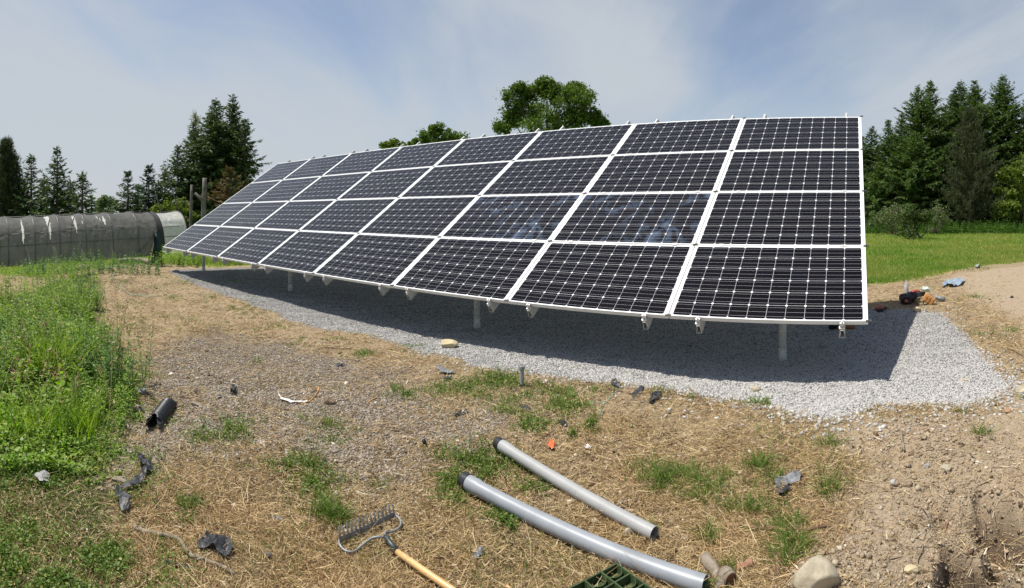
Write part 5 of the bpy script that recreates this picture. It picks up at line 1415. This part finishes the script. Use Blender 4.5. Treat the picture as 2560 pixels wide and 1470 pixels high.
def make_bits():
    # black plastic scraps
    scrap('plastic_scrap', 'black torn plastic lump at the far end of the ribbon near the weeds', 'plastic scrap', [(343, 1163), (352, 1157), (372, 1160), (380, 1178), (383, 1192), (372, 1196), (362, 1180), (348, 1178)], M_SCRAP, .06, .012, seed=1)
    scrap('plastic_strip', 'twisted strip of black plastic between the lump and the flat ribbon end', 'plastic scrap', [(366, 1180), (376, 1190), (360, 1212), (346, 1232), (308, 1246), (300, 1240), (330, 1222), (352, 1208)], M_SCRAP, .03, .03, seed=2)
    scrap('plastic_strip', 'flat grey black ribbon end of plastic lying nearest the curved stick', 'plastic scrap', [(284, 1232), (300, 1234), (312, 1256), (326, 1268), (322, 1292), (303, 1292), (292, 1260)], M_SCRAP, .025, .03, seed=3)
    scrap('plastic_scrap', 'crumpled black plastic sheet with a raised tongue beside the curved stick', 'plastic scrap', [(494, 1370), (510, 1366), (516, 1345), (528, 1346), (532, 1364), (560, 1362), (574, 1370), (584, 1390), (574, 1412), (545, 1400), (528, 1386), (496, 1384)], M_SCRAP, .05, .008, seed=4)
    scrap('plastic_scrap', 'thin black plastic shred below the curved stick', 'plastic scrap', [(408, 1405), (430, 1412), (470, 1420), (486, 1430), (468, 1430), (420, 1418)], M_SCRAP, .02, .005, seed=5)
    scrap('plastic_scrap', 'dusty grey plastic piece between the grass tufts and the trench', 'plastic scrap', [(1936, 1216), (1944, 1210), (1966, 1212), (1990, 1200), (2001, 1204), (2001, 1220), (1975, 1226), (1950, 1232), (1938, 1228)], M_SCRAPG, .03, .008, seed=6)
    scrap('plastic_scrap', 'small dark plastic piece just in front of the dusty grey one', 'plastic scrap', [(1945, 1238), (1962, 1232), (1978, 1234), (1966, 1250), (1956, 1256), (1946, 1250)], M_SCRAP, .03, .008, seed=7)
    scrap('plastic_scrap', 'small grey plastic flake between the rake and the long pipe', 'plastic scrap', [(1182, 1388), (1192, 1370), (1206, 1366), (1211, 1374), (1198, 1388), (1188, 1393)], M_SCRAPG, .02, .006, seed=8)
    scrap('plastic_scrap', 'bent pale grey plastic shard on the old gravel left of the pipe stub', 'plastic scrap', [(1090, 925), (1106, 928), (1124, 936), (1142, 938), (1120, 942), (1098, 940)], M_SCRAPG, .03, .006, seed=9)
    scrap('plastic_scrap', 'dark flake just below the bent pale grey shard', 'plastic scrap', [(1104, 948), (1126, 946), (1130, 952), (1112, 954)], M_SCRAP, .015, .005, seed=10)
    scrap('plastic_scrap', 'ragged black shred on the old gravel midway to the pipe stub', 'plastic scrap', [(1130, 1042), (1150, 1034), (1168, 1030), (1166, 1038), (1150, 1045), (1136, 1046)], M_BLACKP, .03, .008, seed=11)
    scrap('plastic_scrap', 'black plastic flake in the green patch below the pipe stub', 'plastic scrap', [(1296, 1014), (1312, 1012), (1328, 1020), (1322, 1026), (1304, 1022)], M_SCRAP, .015, .006, seed=12)
    scrap('plastic_scrap', 'dark torn plastic strip lying across the gravel edge', 'plastic scrap', [(1618, 1008), (1632, 994), (1652, 988), (1656, 994), (1640, 1004), (1628, 1014)], M_SCRAP, .03, .008, seed=13)
    scrap('plastic_scrap', 'bluish black plastic scrap on the gravel edge beside the green twine', 'plastic scrap', [(1526, 962), (1540, 958), (1550, 970), (1546, 978), (1532, 974)], M_SCRAP, .03, .006, seed=14)
    scrap('plastic_scrap', 'thin dark shred between the bluish scrap and the torn strip', 'plastic scrap', [(1578, 992), (1590, 984), (1604, 972), (1612, 980), (1600, 990), (1584, 998)], M_SCRAP, .02, .005, seed=15)
    scrap('plastic_scrap', 'small black curl above the orange tag', 'plastic scrap', [(1394, 1054), (1410, 1052), (1418, 1060), (1416, 1066), (1404, 1062)], M_BLACKP, .03, .008, seed=16)
    scrap('plastic_scrap', 'flat slate coloured plastic chip near the tall rake side tuft', 'plastic scrap', [(672, 1288), (684, 1288), (708, 1300), (706, 1306), (690, 1300)], M_SCRAPG, .01, .006, seed=17)
    scrap('plastic_scrap', 'dark plastic chip by the curved stick right of the crumpled sheet', 'plastic scrap', [(656, 1392), (668, 1390), (682, 1398), (680, 1404), (662, 1402)], M_SCRAP, .015, .006, seed=18)
    scrap('plastic_scrap', 'upright grey triangular plastic chip on the old gravel', 'plastic scrap', [(574, 994), (582, 980), (592, 982), (590, 996)], M_SCRAP, .05, .01, seed=19)
    scrap('plastic_scrap', 'tiny black chip left of the triangular plastic chip', 'plastic scrap', [(484, 992), (492, 990), (494, 996), (486, 997)], M_BLACKP, .02, .008, seed=20)
    scrap('plastic_scrap', 'small grey chip between the pale stone and the triangular chip', 'plastic scrap', [(542, 1002), (552, 1000), (552, 1008), (544, 1008)], M_SCRAP, .02, .006, seed=21)
    scrap('plastic_scrap', 'dark curl of plastic on the far side of the old gravel', 'plastic scrap', [(836, 920), (848, 916), (864, 918), (856, 921), (842, 922)], M_BLACKP, .02, .006, seed=22)
    scrap('plastic_scrap', 'two cornered black shred in front of the tuft on the old gravel', 'plastic scrap', [(1004, 992), (1014, 986), (1022, 988), (1014, 996)], M_BLACKP, .02, .006, seed=23)
    scrap('plastic_scrap', 'bluish grey plastic film half under the weeds above the drain pipe', 'plastic scrap', [(342, 978), (356, 974), (366, 982), (360, 990), (346, 986)], M_SCRAPG, .02, .006, seed=24)
    scrap('plastic_scrap', 'pale grey sheet scrap half hidden in the low greens at the left', 'plastic scrap', [(84, 1212), (104, 1206), (124, 1210), (122, 1226), (98, 1228)], simple('pale_sheet', (.28, .28, .28), .6), .02, .03, seed=25)
    scrap('orange_tag', 'bright orange plastic tag on the straw beyond the paler pipe', 'tag', [(1368, 1120), (1370, 1108), (1377, 1104), (1385, 1105), (1385, 1120), (1378, 1124), (1372, 1118)], M_ORANGE, .03, .012, seed=26)
    scrap('paper_scrap', 'small pinkish white scrap right of the black cap piece', 'paper scrap', [(1137, 1096), (1146, 1096), (1155, 1102), (1150, 1106), (1140, 1102)], simple('pinkish_scrap', (.68, .55, .48), .6), .01, .008, seed=27)
    scrap('paper_scrap', 'white sliver on the straw right of the orange tag', 'paper scrap', [(1456, 1116), (1470, 1112), (1478, 1118), (1472, 1121)], M_WHITEP, .01, .008, seed=28)
    scrap('paper_scrap', 'tiny white scrap below the foot of the pipe stub', 'paper scrap', [(1307, 983), (1312, 982), (1311, 986), (1308, 986)], M_WHITEP, .015, .01, seed=29)
    scrap('white_strap', 'thin white plastic strap tangled with a dead root', 'strap', [(694, 993), (706, 1005), (728, 1011), (768, 1014), (768, 1017), (726, 1014), (702, 1008)], M_WHITEP, .012, .012, seed=30, thick=.001)
    stick('dead_root', 'dead brown root bundle tied in the white strap', [(755, 1020), (775, 1012), (790, 998), (797, 975)], .007, M_CUT, 4, 'root', twigs=14)
    scrap('blue_film', 'crumpled light blue plastic film on the dirt by the lawn', 'plastic film', [(2352, 722), (2366, 708), (2385, 706), (2396, 702), (2412, 704), (2404, 716), (2385, 720), (2368, 720)], M_BLUEF, .06, .015, seed=31)
    scrap('pale_film', 'small whitish plastic scrap at the ragged lawn edge', 'plastic film', [(2436, 668), (2446, 664), (2450, 668), (2442, 671)], simple('pale_film', (.35, .38, .38), .5), .06, .02, seed=32)
    # black cap piece standing on the straw
    p = at(1064, 1112); b = MB(); b.tube([(0, 0, 0), (-.002, 0, .025), (-.004, .0, .050)], [.013, .014, .011], 12); o = b.build('black_stub', M_BLACKP, smooth=True); o.location = p; o.rotation_euler = (.2, -.15, 0); tag(o, 'small black plastic stub standing at the edge of the old gravel', 'plastic stub')
    # sticks
    S = stick
    S('curved_stick', 'long curved grey stick sweeping past the crumpled black sheet', [(336, 1322), (360, 1334), (400, 1340), (435, 1345), (455, 1362), (466, 1385), (478, 1400), (520, 1415), (560, 1432), (585, 1450)], .012, M_STICKG, 1)
    S('stick', 'thin brown twig rising toward the crumpled black sheet', [(488, 1382), (500, 1345), (520, 1322), (538, 1310)], .004, M_STICKG, 2, taper=.4)
    S('stick', 'short dark stick lying left of the green patch in the middle', [(630, 1212), (650, 1206), (680, 1196), (706, 1188)], .006, M_STICK, 3)
    S('stick', 'reddish bark stick crossing the straw below the tall tufts', [(1806, 1318), (1850, 1322), (1900, 1328), (1960, 1331), (2020, 1332), (2066, 1322)], .008, M_STICK, 4, taper=.9)
    S('stick', 'thin brown stem in front of the reddish bark stick', [(1885, 1340), (1930, 1344), (1965, 1345)], .004, M_STICK, 5)
    S('stick', 'long thin brown vine between the two pipes and the tall tufts', [(1430, 1190), (1480, 1168), (1560, 1188), (1610, 1210), (1640, 1222)], .004, M_STICK, 6)
    S('stick', 'brown twig running out from under the paler pipe', [(1330, 1212), (1352, 1204), (1380, 1196), (1420, 1180)], .005, M_STICK, 7)
    S('stick', 'slim upright stem fallen between the two pipes', [(1352, 1210), (1360, 1240), (1372, 1276)], .004, M_STICKG, 8)
    S('stick', 'dark twig above and left of the orange tag', [(1340, 1103), (1362, 1090), (1382, 1074)], .005, M_STICK, 9)
    S('stick', 'brown twig lying right of the white sliver', [(1508, 1114), (1530, 1108), (1552, 1102)], .006, M_STICKG, 10)
    S('stick', 'straight brown twig on the straw under the gravel edge', [(1578, 1058), (1605, 1062), (1630, 1064)], .005, M_STICK, 11)
    S('stick', 'grey stick on the bare soil above the trench', [(2252, 1090), (2256, 1110), (2261, 1136)], .008, M_STICKG, 12)
    S('stick', 'slender pale stem standing out of the soil by the flat stone', [(2308, 1333), (2300, 1358), (2292, 1382)], .004, M_STICKG, 13)
    S('stick', 'small brown stick beside the dusty grey plastic piece', [(1900, 1241), (1918, 1236), (1934, 1233)], .007, M_STICK, 14)
    S('stick', 'reddish stick at the bottom edge between rake and green grid', [(1290, 1470), (1305, 1456), (1320, 1444)], .006, M_STICK, 15)
    S('stick', 'pale split stick at the bottom edge beside the reddish one', [(1268, 1450), (1280, 1464), (1292, 1474)], .006, M_CUT, 16)
    S('stick', 'forked root poking from the right bank above the trench', [(2372, 1262), (2362, 1278), (2364, 1290)], .004, simple('red_root', (.32, .13, .08), .8), 17)
    S('stick', 'dark branch end lying on the dirt at the right border', [(2520, 880), (2540, 886), (2562, 898)], .008, M_STICK, 18)
    S('stick', 'dry vine trailing over the right gravel edge', [(2168, 1032), (2190, 1024), (2210, 1016)], .004, M_STICK, 19)
    S('stick', 'dry vine trailing over the near gravel edge below the dark rock', [(1720, 972), (1735, 985), (1752, 996), (1772, 1008)], .004, M_STICK, 20)
    S('stick', 'brown stick on the straw far left of the pipe stub', [(812, 872), (850, 876), (880, 874)], .006, M_STICK, 22)
    S('stick', 'pale straw coloured stem in front of the black shred', [(918, 1012), (930, 1002), (944, 996)], .005, M_CUT, 23)
    S('stick', 'thin dark stem across the low greens at the far left', [(70, 1240), (45, 1190), (25, 1130), (18, 1080)], .005, M_STICK, 24)
    # logs at the bottom
    def log(label, a, b, rad, mat, cut, seed):
        pa, pb = at(*a), at(*b); pa.z += rad*.85; pb.z += rad*.85; root = empty('log', tuple(pa)); tag(root, label, 'log'); g = random.Random(seed)
        P = [pa.lerp(pb, i/8)-pa+Vector((g.uniform(-.003, .003), g.uniform(-.003, .003), g.uniform(-.003, .003))) for i in range(9)]
        m = MB(); m.tube(P, [rad*(1+g.uniform(-.08, .1)) for _ in P], 14); m.build('bark', mat, root, smooth=True)
        d = (P[-1]-P[0]).normalized()
        for s, q in ((-1, P[0]), (1, P[-1])):
            m = MB(); m.tube([q+d*s*.0005, q+d*s*.004], rad*.86, 14); m.build('cut_end', cut, root)
    log('crooked grey log with an orange cut end beside the open end of the long pipe', (1762, 1404), (1796, 1452), .024, M_LOG, M_CUT, 1)
    log('second crooked grey log lying against the orange ended one', (1782, 1418), (1806, 1476), .019, M_LOG, M_CUT, 2)
    log('short thick log with a dark hollow cut end facing the camera', (1808, 1446), (1826, 1462), .030, M_LOG, M_CUTD, 3)
    log('split reddish wood chunk right of the short logs', (1846, 1430), (1880, 1420), .015, simple('reddish_wood', (.36, .19, .12), .8), M_CUT, 4)
    log('upright looking brown stick stump left of the large pale rock', (1946, 1402), (1944, 1450), .014, M_STICK, M_CUTD, 5)
    # rocks
    K = rock
    K('rock', 'large pale rock half buried in soil at the bottom of the frame', 2032, 1468, 112, 78, M_ROCKP, 7, .5, 'rock', .9)
    K('rock', 'yellowish rock at the bottom right in the mouth of the trench', 2502, 1455, 64, 36, M_ROCKP, 2, .3, 'rock', .9)
    K('rock', 'low yellow rock partly sunk in the soil left of the trench mouth', 2340, 1462, 40, 26, M_ROCKY, 3, .45, 'rock')
    K('flat_stone', 'pale square edged flat stone on the bare soil', 2278, 1406, 32, 16, M_ROCKY, 4, .2)
    K('stone', 'smooth tan stone on the near edge of the gravel strip', 1120, 863, 44, 18, M_ROCKY, 5, .2)
    K('stone', 'pale round stone in the sunny gravel below the shadow', 1886, 968, 28, 16, M_ROCKP, 6, .45)
    K('stone', 'pale tan stone at the corner of the shadow by the tools', 2291, 775, 20, 12, M_ROCKY, 7, .1)
    K('stone', 'flat pale stone sunk in the gravel near its right end', 2412, 948, 24, 6, M_ROCKP, 8, .4)
    K('stone', 'tan stone at the right border beside the gravel tip', 2554, 974, 28, 16, M_ROCKP, 9, .3)
    K('stone', 'brown stone at the edge of the weeds above the drain pipe', 345, 1026, 28, 22, M_ROCKG, 10, .2)
    K('stone', 'long flat brown stone right of the drain pipe', 491, 1015, 30, 9, M_ROCKG, 11, .2)
    K('stone', 'flat grey brown stone behind the twisted plastic strip', 306, 1202, 46, 14, M_ROCKG, 12, .3)
    K('stone', 'small tan stone under the paler pipe near its open end', 1572, 1322, 22, 15, M_ROCKP, 13, .15)
    K('stone', 'round brown clump of earth right of the root bundle', 824, 1010, 26, 22, simple('earth_clump', (.26, .18, .12), .95, 0, .25, 20, .8), 14, .2)
    K('stone', 'small pale stone in the bare soil near the grey stick', 2150, 1134, 12, 12, M_ROCKP, 15, .2)
    K('stone', 'angular grey stone chip between the large rock and the trench', 2234, 1208, 16, 12, simple('grey_chip', (.42, .41, .39), .9), 16, .2)
    K('stone', 'tan half sunk stone left of the upper trench end', 2316, 1088, 18, 16, M_ROCKY, 17, .5)
    K('stone', 'grey angular stone above the upper end of the trench', 2318, 1166, 14, 12, simple('grey_chip_b', (.38, .37, .35), .9), 18, .2)
    K('stone', 'curved stone sliver on the clods above the trench', 2364, 1170, 26, 14, M_ROCKP, 19, .3)
    K('stone', 'small white chip on the bank left of the forked root', 2320, 1286, 10, 7, M_WHITEP, 20, .2)
    K('stone', 'small dark hole like stone on the distant dirt', 2530, 743, 9, 6, M_BLACKP, 21, .3)
    K('stone', 'brown wood chip like stone on the dirt at the right', 2520, 1030, 20, 10, simple('rusty_chip', (.36, .2, .12), .9), 22, .2)
    K('stone', 'grey stone on the left tip of the gravel', 441, 677, 16, 5, simple('tip_stone', (.36, .35, .32), .9), 23, .2)
    # green twine by the gravel edge and out on the left
    def cord(name, label, cat, pts, rad, mat, lift=.01):
        P = [at(*p)+Vector((0, 0, lift+rad)) for p in pts]; Q = []; k = len(P)
        for i in range(k-1):
            p0, p1, p2, p3 = P[max(i-1, 0)], P[i], P[i+1], P[min(i+2, k-1)]
            for t in np.linspace(0, 1, 7, endpoint=False):
                t = float(t); Q.append(.5*((2*p1)+(-p0+p2)*t+(2*p0-5*p1+4*p2-p3)*t*t+(-p0+3*p1-3*p2+p3)*t**3))
        Q.append(P[-1]); c = Q[0].copy(); b = MB(); b.tube([q-c for q in Q], rad, 6); o = b.build(name, mat, smooth=True); o.location = c; tag(o, label, cat); return o
    cord('twine', 'strand of pale green twine curling over the straw below the gravel', 'twine', [(1468, 1003), (1490, 1010), (1514, 1006), (1530, 992), (1548, 978), (1556, 976), (1536, 974)], .0018, M_TEAL)
    cord('twine', 'second strand of green twine hanging down toward the grass patch', 'twine', [(1534, 972), (1530, 992), (1512, 1010), (1504, 1024), (1500, 1040), (1508, 1034)], .0018, M_TEAL)
    cord('twine', 'loop and long strand of grey green twine on the distant straw', 'twine', [(274, 694), (280, 688), (283, 692), (277, 702), (288, 703), (300, 716), (310, 727), (330, 738), (350, 740), (372, 744), (396, 742)], .006, simple('grey_green_twine', (.24, .30, .22), .7))
    cord('twine', 'second grey green strand running beside the looped one', 'twine', [(288, 704), (298, 712), (306, 722), (318, 732), (338, 736), (360, 738), (380, 742)], .005, simple('grey_green_twine_b', (.30, .34, .27), .7))
    cord('garden_hose', 'green garden hose lying in the short grass before the tunnel', 'hose', [(254, 677), (268, 674), (282, 670), (300, 671), (322, 673)], .014, M_HOSE, .02)
    cord('fallen_branch', 'thick grey fallen branch lying before the tunnel', 'branch', [(298, 659), (316, 656), (338, 655), (358, 657), (374, 663)], .075, M_LOG, .0)
    cord('fallen_branch', 'short grey curved branch left of the green hose', 'branch', [(194, 675), (202, 671), (214, 670), (222, 671)], .05, M_LOG, .0)
    # stake with rolled netting by the tunnel end
    p = at(377, 664); r = math.hypot(p.x, p.y); H = -(578-CY)/FPX*r-p.z
    root = empty('stake', tuple(p)); tag(root, 'wooden stake leaning at the tunnel end with green netting hung on it', 'stake')
    rt = Vector((.87, .5, 0))
    b = MB(); b.tube([(0, 0, -.05), tuple(rt*.15+Vector((0, 0, H)))], [.028, .022], 8); b.build('post', M_LOG, root)
    b = MB(); b.tube([tuple(rt*.02), tuple(rt*.16+Vector((0, 0, H*.97)))], [.015, .012], 6); o = b.build('prop', M_BARK, root); o.location = (-.12, 0, 0)
    V = []; F = []
    for i in range(9):
        for j in range(7):
            z = H*(.98-.95*i/8); w = .02+.27*(i/8)**.8; q = rt*(.15-.1*i/8+w*(j/6))+Vector((0, -.05+.09*math.sin(j*2.1+i*.4), z)); V.append(tuple(q))
    for i in range(8):
        for j in range(6): a = i*7+j; F.append((a, a+1, a+8, a+7))
    np_mesh('netting', V, np.array(F), simple('green_netting', (.012, .045, .032), .8, 0, .2, 10), root, smooth=True).modifiers.new('t', 'SOLIDIFY').thickness = .004
    cord('garden_hose', 'end of a dark green hose hanging from the stake into the weeds', 'hose', [(399, 645), (402, 655), (405, 668)], .016, M_HOSE, .05)
    # a concrete drive end at the right border
    pts = [at(2516, 569.5), at(2556, 563), at(2640, 560), at(2640, 576), at(2560, 577)]; b = MB(); n = len(pts)
    b.add([tuple(p+Vector((0, 0, .05))) for p in pts]+[tuple(p-Vector((0, 0, .2))) for p in pts], [tuple(range(n))[::-1]]+[(i, (i+1) % n, n+(i+1) % n, n+i) for i in range(n)])
    o = b.build('driveway', simple('pale_concrete', (.52, .50, .48), .9, 0, .05, 2)); tag(o, 'end of a pale driveway reaching the lawn at the right border', 'driveway', kind='structure')
    # sapling sprig by the stub, thistle-like weed sprigs
    for (px, py, h, lab) in ((1238, 948, .14, 'dark leafy sprig standing at the gravel edge left of the pipe stub'), (1250, 950, .12, 'thinner sprig just right of the dark leafy one')):
        a, s = Acc(), Acc(); q = at(px, py); plants(a, s, np.array([q.x]), np.array([q.y]), np.array([h]), 16, np.array([.035]), np.array([.014]))
        root = empty('sprig', tuple(q)); tag(root, lab, 'plant')
        for acc, nm, mt in ((a, 'leaves', M_WEED2), (s, 'stalk', M_WSTEM)):
            V = np.concatenate(acc.V)-np.array(q)[None]; np_mesh(nm, V, np.concatenate(acc.F), mt, root)
    # white daisies in the weeds
make_bits()

def make_tools():
    c = at(2283, 757); g0 = lambda px, py: at(px, py)
    S = math.hypot(c.x, c.y)/FPX                                    # metres per photograph pixel here
    az = math.atan2(c.x, c.y); rt = Vector((math.cos(az), -math.sin(az), 0)); fw = Vector((math.sin(az), math.cos(az), 0)); up = Vector((0, 0, 1))
    rotm = Matrix((rt, fw, up)).transposed()
    # cordless driver lying on the gravel
    def driver(px, py, label, yaw, k=1.0, body=M_TOOLO, name='cordless_drill'):
        p = g0(px, py); root = empty(name, tuple(p), yaw); tag(root, label, 'power tool'); z = .035*k
        b = MB(); b.tube([(-.09*k, 0, z), (-.07*k, 0, z), (.02*k, 0, z), (.04*k, 0, z)], [.026*k, .034*k, .034*k, .026*k], 14); b.build('body', body, root, smooth=True)
        b = MB(); b.tube([(.04*k, 0, z), (.065*k, 0, z), (.085*k, 0, z)], [.024*k, .020*k, .010*k], 12); b.build('chuck', M_TOOLB, root, smooth=True)
        b = MB(); b.tube([(-.03*k, -.02*k, z), (-.04*k, -.07*k, z*.9), (-.045*k, -.12*k, z*.8)], [.020*k, .018*k, .020*k], 10); b.build('handle', M_TOOLB, root, smooth=True)
        b = MB(); b.box((-.045*k, -.145*k, z*.85), (.045*k, .026*k, .030*k)); b.build('battery', M_TOOLB, root, bevel=.006*k)
        b = MB(); b.box((-.045*k, -.115*k, z*.85), (.036*k, .008*k, .026*k)); b.build('battery_mount', body, root, bevel=.003)
    driver(2203, 775, 'orange and black cordless drill lying alone on the gravel', -az+.25, 1.0)
    driver(2290, 738, 'red and black cordless drill on top of the black bag', -az+.9, 1.1, simple('tool_red', (.4, .04, .03), .4))
    # black tool bag, lumpy and open
    p = g0(2266, 760); root = empty('tool_bag', tuple(p)); tag(root, 'slumped black tool bag with orange trim in front of the tools', 'tool bag')
    import bmesh
    def lump(name, off, size, mat, seed, parent, amp=.35):
        bm = bmesh.new(); bmesh.ops.create_icosphere(bm, subdivisions=4, radius=1)
        co = np.array([v.co[:] for v in bm.verts]); K_ = 1+amp*(fbm(co[:, 0]*1.6+seed, co[:, 1]*1.6+co[:, 2]*1.3, 80+seed, 4)-.5)*2
        for v, k in zip(bm.verts, K_):
            q = v.co; v.co = Vector((q.x*size[0]*k, q.y*size[1]*k, max(-.6, q.z)*size[2]*k))
        me = bpy.data.meshes.new(name); bm.to_mesh(me); bm.free()
        for pl in me.polygons: pl.use_smooth = True
        o = link_mesh(name, me, mat, parent); o.location = off; o.rotation_euler = (0, 0, -az); return o
    lump('bag_body', (0, 0, .055), (.10, .09, .085), M_TOOLB, 3, root, .5)
    lump('bag_flap', tuple(rt*.10+up*.10+fw*.05), (.11, .06, .06), M_TOOLB, 5, root, .6)
    b = MB(); b.tube([rt*.075*math.cos(a)+up*(.045+.055*math.sin(a))-fw*.075 for a in np.linspace(0, 6.283, 20)], .012, 6, False); b.build('strap_ring', M_TOOLB, root, smooth=True)
    b = MB(); b.box(tuple(up*.05-fw*.085), (.022, .008, .022), rotm); b.build('trim', M_TOOLO, root, bevel=.004)
    b = MB(); b.box(tuple(rt*.03+up*.12-fw*.02), (.04, .012, .012), rotm); b.build('trim', M_TOOLO, root, bevel=.004)
    # leather tool pouch with belt
    p = g0(2322, 762); root = empty('tool_pouch', tuple(p)); tag(root, 'tan leather tool pouch tipped over beside the black bag', 'tool pouch')
    R2 = Matrix((rt*.86-up*.5, fw, rt*.5+up*.86)).transposed()
    b = MB(); b.box(tuple(up*.075), (.085, .035, .060), R2); b.build('pouch', M_LEATHER, root, bevel=.012)
    for i in range(3):
        b = MB(); cc = up*.075+R2 @ Vector((-.052+.05*i, -.042, -.005)); b.box(tuple(cc), (.021, .014, .045), R2); b.build('pocket', M_LEATHER, root, bevel=.008)
    b = MB(); b.tube([-rt*.13+rt*.055*math.cos(a)+up*(.05+.052*math.sin(a))+fw*.02*math.sin(a*2) for a in np.linspace(0, 6.283, 22)], .013, 6, False, flat=.4); b.build('belt', simple('dusty_belt', (.22, .18, .13), .7), root, smooth=True)
    # grey pipe coupling
    p = g0(2350, 755); root = empty('pipe_offcut', tuple(p)); tag(root, 'short grey pipe offcut lying right of the leather pouch', 'pipe')
    d = (rt*.95-fw*.35+up*-.12).normalized(); a0 = -d*.075+up*.055; a1 = d*.075+up*.045
    b = MB(); b.tube([a0, a1], .033, 18, caps=False); o = b.build('pipe', simple('mid_grey_pvc', (.22, .235, .24), .4), root, smooth=True); o.modifiers.new('t', 'SOLIDIFY').thickness = .004
    b = MB(); b.tube([a0+d*.01, a0+d*.03], .036, 18, caps=False); b.build('collar', M_PVC, root, smooth=True)
    # clear bottle and mint packet
    p = g0(2266, 742); root = empty('plastic_bottle', tuple(p+up*.02)); tag(root, 'crushed translucent plastic bottle standing behind the black bag', 'bottle')
    b = MB(); b.tube([(0, 0, 0), (0, 0, .02), (.004, 0, .09), (-.004, 0, .15), (0, 0, .18), (0, 0, .20)], [.03, .036, .032, .035, .014, .013], 14); b.build('bottle', simple('cloudy_plastic', (.55, .57, .58), .25), root, smooth=True)
    b = MB(); b.tube([(0, 0, .20), (0, 0, .215)], .015, 12); b.build('cap', M_WHITEP, root)
    p = g0(2316, 742); root = lump('wrapper', (0, 0, 0), (.07, .04, .045), M_MINT, 9, None, .7); root.location = p+up*.10; tag(root, 'crumpled mint and white wrapper on top of the leather pouch', 'wrapper')
    # leather glove-like bundle and board in the shade under the array
    p = g0(2098, 826); root = empty('work_boot', tuple(p), -az+.1); tag(root, 'brown work boot with a dark top lying in the shade under the array', 'boot')
    vs = []
    b = MB(); b.tube([(-.02, 0, .045), (.05, 0, .048), (.12, 0, .042), (.17, 0, .036), (.195, 0, .030)], [.050, .050, .046, .040, .018], 14, flat=.8); b.build('boot_upper', simple('boot_leather', (.24, .12, .05), .6, 0, .2, 16), root, smooth=True)
    b = MB(); b.tube([(-.12, 0, .06), (-.07, 0, .06), (-.01, 0, .055)], [.058, .055, .048], 14, flat=.9); b.build('boot_shaft', M_TOOLB, root, smooth=True)
    b = MB(); b.box((.07, 0, .006), (.125, .042, .008)); b.build('sole', simple('tan_sole', (.42, .28, .15), .8), root, bevel=.006)
make_tools()
